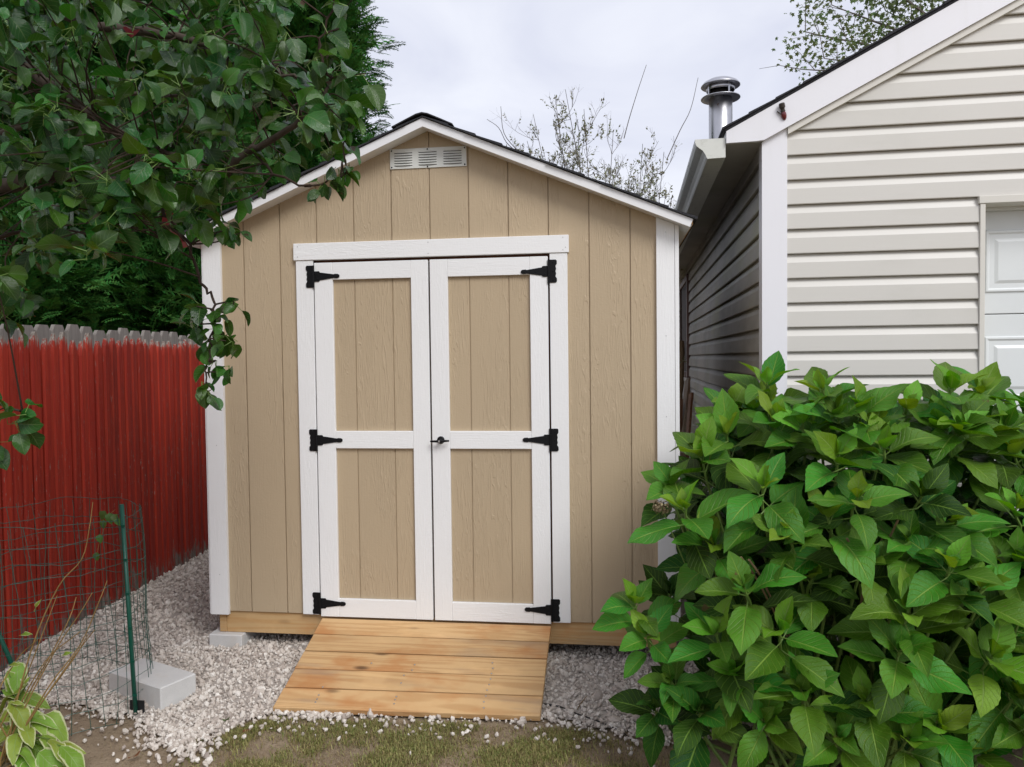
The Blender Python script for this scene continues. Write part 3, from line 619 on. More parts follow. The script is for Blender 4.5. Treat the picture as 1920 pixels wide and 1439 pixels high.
# ------------------------------------------------------------------ ramp
ramp_o = thing('wooden_ramp', 'sloping ramp of five pine boards below the shed doors', 'ramp', (0, -0.3, 0.06))
TL, TR = np.array([-0.603, -0.024, 0.2855]), np.array([0.613, -0.024, 0.2855]); BL, BR = atZ(511, 1326, 0.083), atZ(1012, 1343, 0.083)
def rp(s, t): return (TL * (1 - s) + TR * s) * (1 - t) + (BL * (1 - s) + BR * s) * t
nrm = np.cross(TR - TL, BL - TL); nrm /= np.linalg.norm(nrm); nrm = nrm if nrm[2] > 0 else -nrm
def plank(a, b, c, d, th, bev, nr):
    """top corners a b c d (a-b and d-c the long edges)"""
    ctr = (a + b + c + d) / 4; P = [a, b, c, d]
    e1 = (b - a) / np.linalg.norm(b - a); e2 = (d - a) / np.linalg.norm(d - a); sg = [(1, 1), (-1, 1), (-1, -1), (1, -1)]
    top = [p + (e1 * s[0] + e2 * s[1]) * bev for p, s in zip(P, sg)]; rim = [p - nr * bev for p in P]; bot = [p - nr * th for p in P]
    vs = top + rim + bot
    fs = [(0, 3, 2, 1), (8, 9, 10, 11)] + [(i, (i + 1) % 4, (i + 1) % 4 + 4, i + 4) for i in range(4)] + [(i + 4, (i + 1) % 4 + 4, (i + 1) % 4 + 8, i + 8) for i in range(4)]
    V = np.array(vs); cc = ctr - nr * th / 2; out = []
    for q in fs:
        P_ = V[list(q)]; nn = np.cross(P_[1] - P_[0], P_[2] - P_[0]); out.append(q if nn @ (P_.mean(0) - cc) > 0 else q[::-1])
    return MB().add(vs, out)
ts = [0.0, 0.166, 0.358, 0.560, 0.768, 1.0]
ts = [0, 0.2, 0.4, 0.6, 0.8, 1.0]
boards = []
for i in range(5):
    t0, t1 = ts[i] + (0.0055 if i else 0), ts[i + 1] - 0.0055 * (i < 4); dz = nrm * random.uniform(-0.0025, 0.0015); j0, j1 = random.uniform(-0.003, 0.003), random.uniform(-0.003, 0.003)
    boards.append(put('board', plank(rp(j0, t0) + dz, rp(1 + j1, t0) + dz, rp(1 + j1, t1) + dz, rp(j0, t1) + dz, 0.027, 0.0025, nrm), 'ramp_pine', ramp_o))
for s in (0.03, 0.5, 0.945):
    a, b = rp(s, 0.03) - nrm * 0.031, rp(s, 0.93) - nrm * 0.031
    m = MB(); zt = lambda p: p[2]
    m.add([(a[0], a[1], a[2]), (a[0] + .038, a[1], a[2]), (b[0] + .038, b[1], b[2]), (b[0], b[1], b[2]), (a[0], a[1], 0.08), (a[0] + .038, a[1], 0.08), (b[0] + .038, b[1], 0.035), (b[0], b[1], 0.035)],
          [(0, 3, 2, 1), (4, 5, 6, 7), (0, 1, 5, 4), (1, 2, 6, 5), (2, 3, 7, 6), (3, 0, 4, 7)])
    put('stringer', m, 'joist_pine', ramp_o)
nail_m = MB().lathe([(0, .0012), (.0036, .0010), (.0044, 0)], (0, 0, 0), 8).mesh('nail')
rot = Vector((0, 0, 1)).rotation_difference(Vector(nrm)).to_matrix().to_4x4()
for s0, rows in ((0.79, np.linspace(0.47, 0.94, 9)), (0.455, (0.64, 0.72, 0.86, 0.89, 0.93)), (0.157, (0.79, 0.87, 0.91, 0.94)), (0.48, (0.52, 0.58)), (0.30, (0.52,))):
    for t in rows:
        p = rp(s0 + random.uniform(-.004, .004), t) + nrm * 0.0005; o = put('nail', nail_m, 'screw_steel', ramp_o)
        o.matrix_basis = Matrix.Translation(p) @ rot

# ------------------------------------------------------------------ loose concrete blocks
o = put('concrete_block', MB().box(-1.246, -1.058, -0.030, 0.36, 0.083, 0.1765, 0.005), 'concrete', label='grey concrete block holding up the left front corner of the shed', cat='concrete block')
P0, P1, P2 = atZ(203, 1259, 0.160), atZ(301, 1291, 0.160), atZ(370, 1276, 0.160)
e1 = (P0 - P1); l1 = np.linalg.norm(e1); e1 /= l1; e2 = np.array([-e1[1], e1[0], 0]); e2 = e2 if e2 @ (P2 - P1) > 0 else -e2
mb = MB().box(0, 0.40, 0, 0.19, 0, 0.112, 0.005)
o = put('concrete_block', mb, 'concrete', label='loose grey concrete block lying on the gravel beside the wire cage', cat='concrete block')
Mx = Matrix(((e1[0], e2[0], 0, P1[0]), (e1[1], e2[1], 0, P1[1]), (0, 0, 1, 0.048), (0, 0, 0, 1)))
if Mx.to_3x3().determinant() < 0:
    for p in o.data.polygons: p.flip()
o.matrix_world = Mx

# ------------------------------------------------------------------ fences
def picket_mesh(name, wd, th, h, tops, point):
    sec = [(-wd / 2, 0), (wd / 2, 0), (wd / 2, th * 0.55), (wd / 2 - 0.011, th), (-wd / 2 + 0.011, th), (-wd / 2, th * 0.55)]
    vs = []; rings = [(0, 1.0)] + [(h - a, b) for a, b in tops]
    for z, f in rings: vs += [(x * (1 if f > .5 else 0.85) , -y * f, z) for y, x in sec]
    n = 6; fs = [tuple(range(n))[::-1]]
    for i in range(len(rings) - 1):
        fs += [(i * n + j, i * n + (j + 1) % n, (i + 1) * n + (j + 1) % n, (i + 1) * n + j) for j in range(n)]
    fs.append(tuple((len(rings) - 1) * n + j for j in range(n)))
    V = np.array(vs); c = V.mean(0); out = []
    for q in fs:
        P = V[list(q)]; nn = np.cross(P[1] - P[0], P[2] - P[0]); cc = np.array([c[0], 0, P[:, 2].mean() - (0.2 if P[:, 2].min() > h - 0.01 else 0)]); out.append(q if nn @ (P.mean(0) - cc) > 0 else q[::-1])
    return MB().add(vs, out).mesh(name)
red = thing('picket_fence', 'red painted stockade fence with pointed pickets and bare grey feet', 'fence', (-2.25, 0.3, 0.03))
pm = [picket_mesh('red_picket', 0.067 + 0.003 * i, 0.024, 1.765 + 0.01 * i, [(0.085 + 0.01 * i, 1.0), (0.045, 0.72), (0.015, 0.36), (0.0, 0.16)], True) for i in range(4)]
for q in pm: q.materials.append(M['red_fence_paint'])
y = -2.6; ang = math.atan(0.078)
while y < 3.9:
    o = put('picket', random.choice(pm), None, red)
    o.matrix_basis = Matrix.Translation((fence_x(y) + random.uniform(-.004, .004), y, 0.028 + random.uniform(-.012, .012))) @ Matrix.Rotation(ang + random.uniform(-.03, .03), 4, 'Z') @ Matrix.Rotation(random.uniform(-.004, .004), 4, 'X')
    y += 0.0815 + random.uniform(-0.002, 0.003)
for z in (0.35, 0.95, 1.5):
    a, b = -2.65, 3.95
    m = MB().add([(fence_x(a) - .003, a, z), (fence_x(a) - .04, a, z), (fence_x(b) - .04, b, z), (fence_x(b) - .003, b, z), (fence_x(a) - .003, a, z + .08), (fence_x(a) - .04, a, z + .08), (fence_x(b) - .04, b, z + .08), (fence_x(b) - .003, b, z + .08)],
                 [(0, 1, 2, 3), (7, 6, 5, 4), (0, 4, 5, 1), (1, 5, 6, 2), (2, 6, 7, 3), (3, 7, 4, 0)])
    put('rail', m, 'weathered_cedar', red)
grey_f = thing('board_fence', 'weathered grey dog-ear fence showing above the red fence', 'fence', (-2.45, 0.3, 0.03))
gm = [picket_mesh('grey_picket', 0.137, 0.018, 1.838 + 0.008 * i, [(0.030 + .004 * i, 1.0), (0.008, 0.70), (0.0, 0.60)], False) for i in range(4)]
for q in gm: q.materials.append(M['weathered_cedar'])
y = -2.6
while y < 4.2:
    o = put('picket', random.choice(gm), None, grey_f)
    o.matrix_basis = Matrix.Translation((fence_x(y) - 0.165 + random.uniform(-.006, .006), y, 0.03 + random.uniform(-.006, .006))) @ Matrix.Rotation(ang + random.uniform(-.02, .02), 4, 'Z')
    y += 0.1415 + random.uniform(-.001, .003)
for z in (0.4, 1.4):
    a, b = -2.65, 4.2
    m = MB().add([(fence_x(a) - .17, a, z), (fence_x(a) - .21, a, z), (fence_x(b) - .21, b, z), (fence_x(b) - .17, b, z), (fence_x(a) - .17, a, z + .08), (fence_x(a) - .21, a, z + .08), (fence_x(b) - .21, b, z + .08), (fence_x(b) - .17, b, z + .08)],
                 [(0, 1, 2, 3), (7, 6, 5, 4), (0, 4, 5, 1), (1, 5, 6, 2), (2, 6, 7, 3), (3, 7, 4, 0)])
    put('rail', m, 'weathered_cedar', grey_f)

# ------------------------------------------------------------------ garage (built in its own frame: x along the front, y back along the side, corner at 0)
gar = thing('garage', 'cream vinyl-sided garage with white rake boards beside the shed', 'garage', (1.707, 0.15, 0.0), R_(-1.5))
GW, GS, GL = 4.43, 0.516, 9.0; AX = GW / 2
def rake_bot(x): return 2.776 + GS * (min(x, GW - x) - 0.095)
def rake_top(x): return 2.770 + GS * (min(x, GW - x) + 0.201)
CH = 0.1223
PROF = [(0.0015, 0.0045), (-0.0215, 0.0), (-0.0235, 0.004), (-0.0205, 0.078), (-0.0175, 0.085), (-0.0035, 0.119), (0.0, 0.1235)]      # (outwards, height) of one course
def course(xl0, xl1, xr0, xr1, z, h=CH + 0.0012):
    """one siding course between left edge (bottom xl0, top xl1) and right edge; returns a mesh"""
    n = len(PROF); vs = []
    for o_, hh in PROF:
        f = hh / 0.1235; vs.append((xl0 + (xl1 - xl0) * f, o_, z + hh * h / 0.1235))
    for o_, hh in PROF:
        f = hh / 0.1235; vs.append((xr0 + (xr1 - xr0) * f, o_, z + hh * h / 0.1235))
    return vs, [(i, n + i, n + i + 1, i + 1) for i in range(n - 1)] + [tuple(range(n))[::-1], tuple(range(n, 2 * n))]
DX0, DX1, DZ = 0.983, 3.447, 2.400
zk = 2.765 - CH * 21
while zk < 4.0:
    zt = zk + CH
    if zt < 2.77: l0 = l1 = 0.0955
    else: l0, l1 = max(0.0955, (zk - 2.776) / GS + 0.095 - 0.02), (zt - 2.776) / GS + 0.095 - 0.02
    spans = [(l0, l1, GW - l0, GW - l1)]
    if zk < DZ - 0.02: spans = [(l0, l1, DX0 - 0.0005, DX0 - 0.0005), (DX1 + 0.0005, DX1 + 0.0005, GW - l0, GW - l1)]
    for a, b, c, d in spans:
        if c - a > 0.02 and d - b > -0.01:
            put('siding_course', MB().add(*course(a, b, c, d, zk)), 'vinyl_siding', gar, local=True)
    zk += CH
for poly in ([(0.02, 0.05), (DX0 + .01, 0.05), (DX0 + .01, 2.72), (0.02, 2.72)], [(DX1 - .01, 0.05), (GW - .02, 0.05), (GW - .02, 2.72), (DX1 - .01, 2.72)], [(DX0 + .01, DZ + .005), (DX1 - .01, DZ + .005), (DX1 - .01, 2.72), (DX0 + .01, 2.72)], [(0.02, 2.721), (GW - .02, 2.721), (AX, 2.72 + GS * AX)]):
    put('front_wall', MB().prism(poly, 0.0022, 0.10), 'vinyl_siding', gar, local=True)
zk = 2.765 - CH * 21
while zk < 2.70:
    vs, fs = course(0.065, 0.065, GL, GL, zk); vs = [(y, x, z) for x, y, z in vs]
    put('side_siding_course', MB().add(vs, [f[::-1] for f in fs]), 'shaded_grimy_vinyl', gar, local=True); zk += CH
put('side_wall', MB().box(0.0022, 0.09, 0.101, GL, 0.05, 2.74), 'vinyl_siding', gar, local=True)
put('far_side_wall', MB().box(GW - 0.09, GW, 0.101, GL, 0.05, 2.74), 'vinyl_siding', gar, local=True)
put('rear_wall', MB().prism([(0, .05), (GW, .05), (GW, 2.72), (AX, 2.72 + GS * AX), (0, 2.72)], GL + .001, GL + .08), 'vinyl_siding', gar, local=True)
put('foundation', MB().box(-0.005, GW + 0.005, -0.006, GL, 0.0, 0.19), 'concrete', gar, local=True)
for f in ((lambda x: x), (lambda x: GW - x)):
    put('corner_post', MB().prism([(f(-0.026), 0.15), (f(0.095), 0.15), (f(0.095), rake_bot(0.095) + 0.004), (f(0.012), rake_bot(0.012) + 0.004), (f(-0.026), 2.7115)], -0.0285, 0.066), 'white_aluminium', gar, local=True)
for sg in (1, -1):
    f = (lambda x: x) if sg == 1 else (lambda x: GW - x)
    q = [(-0.201, 2.711), (-0.055, 2.713), (-0.018, rake_bot(-0.018)), (AX, rake_bot(AX)), (AX, rake_top(AX)), (-0.201, 2.770)]
    put('rake_board', MB().prism([(f(x), z) for x, z in q], -0.054, -0.029), 'white_aluminium', gar, local=True)
    q = [(0.0965, rake_bot(0.0965) - 0.034), (AX, rake_bot(AX) - 0.034), (AX, rake_bot(AX) - 0.001), (0.0965, rake_bot(0.0965) - 0.001)]
    put('rake_channel', MB().prism([(f(x), z) for x, z in q], -0.040, -0.001), 'cream_trim', gar, local=True)
    put('eave_soffit', MB().box(*sorted((f(-0.198), f(0.0015))), -0.0235, GL, 2.712, 2.722), 'shaded_grimy_vinyl', gar, local=True)  # same darkened vinyl: the shade under the eave is in its colour
    put('eave_fascia', MB().box(*sorted((f(-0.201), f(-0.186))), -0.0232, GL, 2.7225, 2.772), 'white_aluminium', gar, local=True)
    q = [(-0.205, 2.7715), (AX, rake_top(AX) + 0.003), (AX, rake_top(AX) + 0.016), (-0.215, 2.784 - .005)]
    put('roof_deck', MB().prism([(f(x), z) for x, z in q], -0.058, GL + .05), 'asphalt_shingle', gar, local=True)
    i = 0; xb = -0.222
    while xb < AX:
        xa = min(AX, xb + 0.128 + 0.04); za, zb = 2.786 + GS * (xa + 0.201), 2.786 + GS * (xb + 0.201); dz = random.uniform(0, .004)
        q = [(xb, zb + 0.001), (xa, za + 0.0005), (xa, za + 0.004), (xb, zb + 0.011 + dz)]
        put('shingle_course', MB().prism([(f(x), z) for x, z in q], -0.066 + random.uniform(-.005, .003), GL + .06), 'asphalt_shingle', gar, local=True)
        xb += 0.128; i += 1
# gutter
gp = [(-0.2035, 2.741), (-0.2035, 2.644), (-0.292, 2.642), (-0.298, 2.652), (-0.302, 2.664), (-0.315, 2.684), (-0.332, 2.697), (-0.345, 2.708), (-0.352, 2.724), (-0.353, 2.741), (-0.343, 2.741)]
inn = [(-0.2060, 2.741), (-0.2060, 2.647), (-0.290, 2.645), (-0.2955, 2.653), (-0.2995, 2.665), (-0.313, 2.686), (-0.330, 2.6995), (-0.343, 2.710), (-0.3495, 2.725), (-0.3505, 2.7385), (-0.343, 2.7385)]
vs = []; n = len(gp)
for y in (-0.036, GL):
    vs += [(x, y, z) for x, z in gp] + [(x, y, z) for x, z in inn]
fs = []
for j in range(n - 1): fs += [(j, j + 1, 2 * n + j + 1, 2 * n + j), (n + j + 1, n + j, 3 * n + j, 3 * n + j + 1), (j, n + j, n + j + 1, j + 1)]
put('gutter', MB().add(vs, [q[::-1] for q in fs]), 'gutter_enamel', gar, local=True)
put('gutter_end_cap', MB().prism([(x, z) for x, z in gp[:-1]], -0.0385, -0.0362), 'gutter_enamel', gar, local=True)
# door
put('door_trim', MB().box(DX0, DX0 + 0.024, -0.030, 0.105, 0.05, DZ - 0.0365, 0.002), 'cream_trim', gar, local=True)
put('door_trim', MB().box(DX1 - 0.024, DX1, -0.030, 0.105, 0.05, DZ - 0.0365, 0.002), 'cream_trim', gar, local=True)
put('door_trim', MB().box(DX0 - 0.006, DX1 + 0.006, -0.034, 0.105, DZ - 0.036, DZ, 0.002), 'cream_trim', gar, local=True)
put('door_head', MB().box(DX0 + 0.0245, DX1 - 0.0245, 0.085, 0.104, DZ - 0.052, DZ - 0.0365), 'garage_door_paint', gar, local=True)
SH = 0.527
for i in range(5):
    z1 = 2.364 - i * SH; z0 = max(0.06, z1 - SH + 0.004)
    if z1 - z0 < 0.1: continue
    s = put('door_section', MB().box(DX0 + 0.0245, DX1 - 0.0245, 0.111, 0.15, z0, z1, 0.003), 'garage_door_paint', gar, local=True)
    if z1 - z0 < 0.4: continue
    px0 = DX0 + 0.0245 + 0.055; pw = (DX1 - DX0 - 0.049 - 0.055 * 5) / 4
    for c in range(4):
        x0 = px0 + c * (pw + 0.055); x1 = x0 + pw; zz0, zz1 = z0 + 0.105, z1 - 0.108
        ins = [(0, .1115), (.006, .104), (.014, .104), (.022, .110), (.045, .110), (.060, .1035), (.066, .1035)]
        vs = []
        for d_, y_ in ins: vs += [(x0 + d_, y_ - .0008, zz0 + d_), (x1 - d_, y_ - .0008, zz0 + d_), (x1 - d_, y_ - .0008, zz1 - d_), (x0 + d_, y_ - .0008, zz1 - d_)]
        fs = []
        for r in range(len(ins) - 1): fs += [(r * 4 + j, r * 4 + (j + 1) % 4, r * 4 + 4 + (j + 1) % 4, r * 4 + 4 + j) for j in range(4)]
        fs.append(tuple((len(ins) - 1) * 4 + j for j in range(4)))
        put('panel', MB().add(vs, fs), 'garage_door_paint', s, local=True)
# side window
for a in ((4.98, 5.05, 1.40, 2.60), (6.22, 6.29, 1.40, 2.60), (5.051, 6.219, 2.53, 2.60), (5.051, 6.219, 1.40, 1.47)):
    put('window_frame', MB().box(-0.045, -0.004, a[0], a[1], a[2], a[3], 0.003), 'brown_trim', gar, local=True)
put('window_sill', MB().box(-0.06, -0.004, 4.95, 6.32, 1.36, 1.399, 0.003), 'cream_trim', gar, local=True)
put('window_pane', MB().box(-0.024, -0.018, 5.05, 6.22, 1.47, 2.53), 'window_glass', gar, local=True)
# stove pipe on the roof
pc = at(1351, 200, 6.6); zpy = lambda py: float(at(1351, py, 6.6)[2]); pxm = 6.6 / FPX
pipe = put('stove_pipe', MB().lathe([(0.1, 2.85), (0.1, zpy(186)), (0.094, zpy(185)), (0.094, 2.85)], (pc[0], pc[1], 0), 40), 'galvanised_pipe', gar, smooth=False)
for p in pipe.data.polygons: p.use_smooth = True
zc = zpy(183)
ring = put('pipe_collar', MB().lathe([(0.098, zc - .012), (0.165, zc - .016), (0.168, zc - .012), (0.165, zc - .006), (0.12, zc + .004), (0.098, zc + .004)], (pc[0], pc[1], 0), 40), 'galvanised_pipe', gar)
band = put('pipe_cap_band', MB().lathe([(0.118, zpy(172)), (0.122, zpy(171)), (0.122, zpy(162)), (0.118, zpy(162))], (pc[0], pc[1], 0), 40), 'galvanised_pipe', gar)
put('pipe_inner', MB().lathe([(0.088, zpy(186)), (0.088, zpy(160))], (pc[0], pc[1], 0), 32), 'dark_void', gar)
for a in (0.4, 2.0, 3.6, 5.2):
    x, y_ = pc[0] + 0.119 * math.cos(a), pc[1] + 0.119 * math.sin(a)
    put('cap_strut', MB().tube([(x, y_, zc), (x, y_, zpy(160))], 0.008, 6), 'galvanised_pipe', gar)
zr = zpy(163)
dome = put('pipe_cap', MB().lathe([(0.02, zr + .010), (0.16, zr - .004), (0.167, zr), (0.166, zr + .006), (0.145, zr + .030), (0.105, zr + .052), (0.05, zr + .066), (0.0, zr + .070)], (pc[0], pc[1], 0), 40), 'galvanised_pipe', gar)
for o in (ring, band, dome):
    for p in o.data.polygons: p.use_smooth = True
# string-light bulb left clipped to the rake
Gm = Matrix.Translation(gar.location) @ gar.rotation_euler.to_matrix().to_4x4()
bc = Gm @ Vector((0.070, -0.062, 2.842))
bulb = thing('light_bulb', 'single red holiday light bulb clipped to the garage rake board', 'light bulb', tuple(bc))
tilt = Matrix.Translation(bc) @ Matrix.Rotation(R_(-14), 4, 'Y') @ Matrix.Rotation(R_(14), 4, 'X')
o = put('bulb_glass', MB().lathe([(0, -.037), (.005, -.036), (.0105, -.028), (.0135, -.016), (.013, -.004), (.0095, .004), (.0095, .006), (0, .006)], (0, 0, 0), 16), 'red_bulb', bulb, smooth=True); o.matrix_basis = tilt
o = put('bulb_socket', MB().lathe([(0, .005), (.0115, .005), (.0115, .010), (.0095, .013), (.010, .020), (.0145, .026), (.0145, .042), (.011, .047), (0, .048)], (0, 0, 0), 16), 'bulb_socket', bulb); o.matrix_basis = tilt
o = put('clip', MB().tube([(-.026, .006, .014), (-.014, -.002, -.002), (-.004, .004, -.012), (.01, .012, .0), (.026, .016, .010)], [.003, .003, .004, .003, .003], 6), 'bulb_socket', bulb); o.matrix_basis = tilt

# ------------------------------------------------------------------ lumber leaning in the gap between shed and garage
def stick(name, a, b, wd, th, mat, label, cat='board', face=(1, 0.25, 0)):
    a, b = np.array(a), np.array(b); d = b - a; d /= np.linalg.norm(d); x = np.cross(d, face); x /= np.linalg.norm(x); y = np.cross(d, x)
    c = [(-wd / 2, -th / 2), (wd / 2, -th / 2), (wd / 2, th / 2), (-wd / 2, th / 2)]
    vs = [p + x * u_ + y * v_ for p in (a, b) for u_, v_ in c]
    V = np.array(vs); cc = V.mean(0); out = []
    for q in [(0, 1, 2, 3), (4, 5, 6, 7), (0, 1, 5, 4), (1, 2, 6, 5), (2, 3, 7, 6), (3, 0, 4, 7)]:
        P = V[list(q)]; nn = np.cross(P[1] - P[0], P[2] - P[0]); out.append(q if nn @ (P.mean(0) - cc) > 0 else q[::-1])
    return put(name, MB().add(vs, out), mat, label=label, cat=cat)
stick('leaning_board', atZ(1268, 935, 0.09), at(1290, 712, 8.7), 0.14, 0.03, 'lumber_grey', 'pale grey board leaning against the garage side wall in the gap')
stick('leaning_board', atZ(1280, 950, 0.09), at(1296, 738, 8.2), 0.09, 0.025, 'lumber_brown', 'thin brown board leaning nearest the garage siding in the gap')
stick('leaning_board', at(1271, 930, 8.6), at(1275.5, 748, 8.6), 0.10, 0.03, 'lumber_brown', 'short dark board standing between the shed corner and the pale board')
tp = at(1277.5, 640, 9.2); bt = at(1273.5, 900, 9.0)
pts = [tp * (1 - t) + bt * t + np.array([0.008 * math.sin(9 * t), 0, 0]) for t in np.linspace(0, 1, 14)]
put('rough_log', MB().tube(pts, [0.035 + 0.006 * math.sin(i * 2.1) for i in range(14)], 8), 'cane_bark', label='rough bark-covered pole standing behind the leaning boards', cat='log')
stick('lumber_block', at(1271, 853, 8.0), at(1285, 852, 8.0), 0.05, 0.05, 'lumber_grey', 'short grey lumber end lying across the foot of the gap', face=(0, 1, 0))

# ------------------------------------------------------------------ leaf prototypes
def leaf_proto(nl, prof, fold=0.2, droop=0.2, wave=0.0, serr=0.0, cols=(-1, -0.55, 0, 0.55, 1), seed=0, twist=0.0):
    r = np.random.default_rng(seed); V = []; U = []; ph = r.uniform(0, 6.28); nc = len(cols)
    for i in range(nl + 1):
        t = i / nl; wv = max(prof(t), 0.004); yy = t - 0.25 * droop * t ** 3
        for c in cols:
            x = c * wv * (1 + (serr if (i % 2 and abs(c) == 1) else 0)); z = fold * abs(c) * wv - droop * t * t + wave * abs(c) * math.sin(7 * t + ph + (2 if c > 0 else 0)) * wv
            a = twist * t; V.append((x * math.cos(a) - z * math.sin(a) * 0, yy, z + x * math.sin(a))); U.append((0.5 + 0.5 * c, t))
    T = []
    for i in range(nl):
        for j in range(nc - 1):
            a = i * nc + j; T += [(a, a + 1, a + nc + 1), (a, a + nc + 1, a + nc)]
    return np.array(V), np.array(T), np.array(U)
def leaf_meshes(protos, mats, name):
    out = {}
    for mt in mats:
        for i, (V, T, U) in enumerate(protos):
            m = fast_mesh(name, V, T, U, True); m.materials.append(M[mt]); out[(i, mt)] = m
    return out
def grow_leaves(root, protos, leaves, limit=300, name='leaf', rest='leaf_mass'):
    """leaves: list of (3x4 frame, proto index, material). The largest in view become objects, the rest one joined part per material."""
    sc_ = []
    for A, i, mt in leaves:
        px, py, d = project(A[:, 3] + A[:, 1] * 0.5); vis = -40 < px < 1960 and -40 < py < 1480 and d > 0.2
        sc_.append((np.linalg.norm(A[:, 1]) / max(d, 0.2) ** 1.6) if vis else 0)
    order = np.argsort(-np.array(sc_)); solo = set(order[:limit].tolist()); mats = sorted({l[2] for l in leaves}); cache = leaf_meshes(protos, mats, name)
    for n_ in solo:
        A, i, mt = leaves[n_]; o = put(name, cache[(i, mt)], None, root); o.matrix_basis = to_matrix(A)
    for mt in mats:
        L_ = [leaves[j] for j in range(len(leaves)) if j not in solo and leaves[j][2] == mt]
        if not L_: continue
        V, T, U = scatter(protos, np.array([l[0] for l in L_]), [l[1] for l in L_]); put(rest, fast_mesh(rest, V, T, U, True), mt, root, kind='stuff')
def unit(v): v = np.asarray(v, float); return v / (np.linalg.norm(v) + 1e-12)
def spline(pts, n=6):
    """Catmull-Rom through points"""
    P = np.asarray(pts, float); P = np.vstack([2 * P[0] - P[1], P, 2 * P[-1] - P[-2]]); out = []
    for i in range(1, len(P) - 2):
        for t in np.linspace(0, 1, n, endpoint=False):
            out.append(0.5 * (2 * P[i] + (P[i + 1] - P[i - 1]) * t + (2 * P[i - 1] - 5 * P[i] + 4 * P[i + 1] - P[i + 2]) * t * t + (3 * P[i] - P[i - 1] - 3 * P[i + 1] + P[i + 2]) * t ** 3))
    return np.array(out + [P[-2]])

# ------------------------------------------------------------------ hydrangea in front of the garage
hyd = thing('hydrangea_bush', 'large leafy green hydrangea bush in front of the garage', 'bush', (1.75, -0.75, 0.04))
def hprof(t): return 0.270 * (math.sin(math.pi * min(1, t) ** 0.88)) ** 0.80 * (1 - 0.28 * max(0, t - 0.55) / 0.45)
hp = [leaf_proto(15, hprof, f, d, wv, 0.06, seed=s, twist=tw) for s, (f, d, wv, tw) in enumerate([(0.34, 0.14, 0.16, 0.15), (0.20, 0.24, 0.30, -0.2), (0.50, 0.06, 0.14, 0.0), (0.28, 0.34, 0.22, 0.25), (0.16, 0.18, 0.36, -0.2), (0.62, 0.20, 0.20, 0.3), (0.30, 0.46, 0.30, -0.3)])]
hl = []; hs = MB(); hr = np.random.default_rng(41)
HB = np.array([1.80, -0.72, 0.05])
def shoot(p, a, scale=1.0, bright=0.5, pairs=5, stem=True):
    a = unit(a); e = unit(np.cross(a, [0.3, 0.2, 0.9])); f = np.cross(a, e); ph = hr.uniform(0, 3.14)
    back = [0.0, 0.010, 0.030, 0.062, 0.110, 0.17]; size = [0.085, 0.140, 0.178, 0.198, 0.200, 0.19]; tilt = [13, 32, 52, 68, 82, 98]
    for j in range(pairs):
        for s in (0, 1):
            an = ph + j * math.pi / 2 + s * math.pi + hr.normal(0, 0.14); rad = e * math.cos(an) + f * math.sin(an); th = R_(tilt[j] + hr.normal(0, 8))
            d = a * math.cos(th) + rad * math.sin(th); base = p - a * back[j] * scale; pet = (0.012 + 0.007 * j) * scale
            if j >= 2: d = d + np.array([0, 0, -0.08 * hr.uniform(0, 1.6)])
            lp = base + unit(d) * pet; ln = size[j] * scale * hr.uniform(0.8, 1.14)
            mt = 'hydrangea_leaf_young' if (j <= 1 and bright > 0.3) or bright > 0.78 + 0.06 * j else ('hydrangea_leaf_mid' if bright > 0.16 and (j < 4 or bright > 0.4) else 'hydrangea_leaf_old_shaded')
            nr = unit(a * 0.9 + np.array([0, -0.1, 0.25]) + hr.normal(0, 0.16, 3))
            hl.append((frame(lp, d, nr, ln, hr.uniform(0.9, 1.12)), int(hr.integers(0, 7)), mt))
            hs.tube([base, lp + unit(d) * ln * 0.06], [0.0030 * scale, 0.0018 * scale], 4, False)
    if stem:
        b = HB + np.array([hr.normal(0, 0.16), hr.normal(0, 0.12), 0]) + np.array([(p[0] - HB[0]) * 0.25, (p[1] - HB[1]) * 0.25, 0])
        q = spline([p + a * 0.004, p - a * 0.16 * scale, (p - a * 0.3) * 0.55 + b * 0.45, b], 4); hs.tube(q, np.linspace(0.0044, 0.0075, len(q)), 6, False)
def hdist(px, py):
    s = 1 - ((px - 1680) / 600) ** 2 - ((py - 1190) / 520) ** 2; return 3.22 - 0.72 * math.sqrt(max(0.0, s))
def haxis(p): return unit(p - (HB + np.array([0, 0.10, 0.25]))) * 0.40 + np.array([0.0, 0.0, 0.62]) + unit(CAM - p) * 0.46
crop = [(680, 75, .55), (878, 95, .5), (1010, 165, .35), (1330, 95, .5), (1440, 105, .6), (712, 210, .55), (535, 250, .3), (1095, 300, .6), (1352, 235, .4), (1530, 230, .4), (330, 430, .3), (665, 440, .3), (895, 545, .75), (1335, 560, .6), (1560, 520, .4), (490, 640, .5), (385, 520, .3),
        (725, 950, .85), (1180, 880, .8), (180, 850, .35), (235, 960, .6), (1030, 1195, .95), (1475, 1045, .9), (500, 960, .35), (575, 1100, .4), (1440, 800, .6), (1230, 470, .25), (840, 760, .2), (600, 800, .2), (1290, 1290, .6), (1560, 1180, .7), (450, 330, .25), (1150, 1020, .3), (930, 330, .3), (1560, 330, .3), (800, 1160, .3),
        (330, 1130, .15), (265, 1230, .1), (440, 1240, .12), (670, 1270, .15), (930, 1330, .25), (1180, 1330, .4), (1420, 1370, .3), (1030, 700, .25), (1330, 720, .3), (1580, 900, .6), (760, 620, .3), (1000, 480, .35), (1180, 640, .3), (1560, 700, .4)]
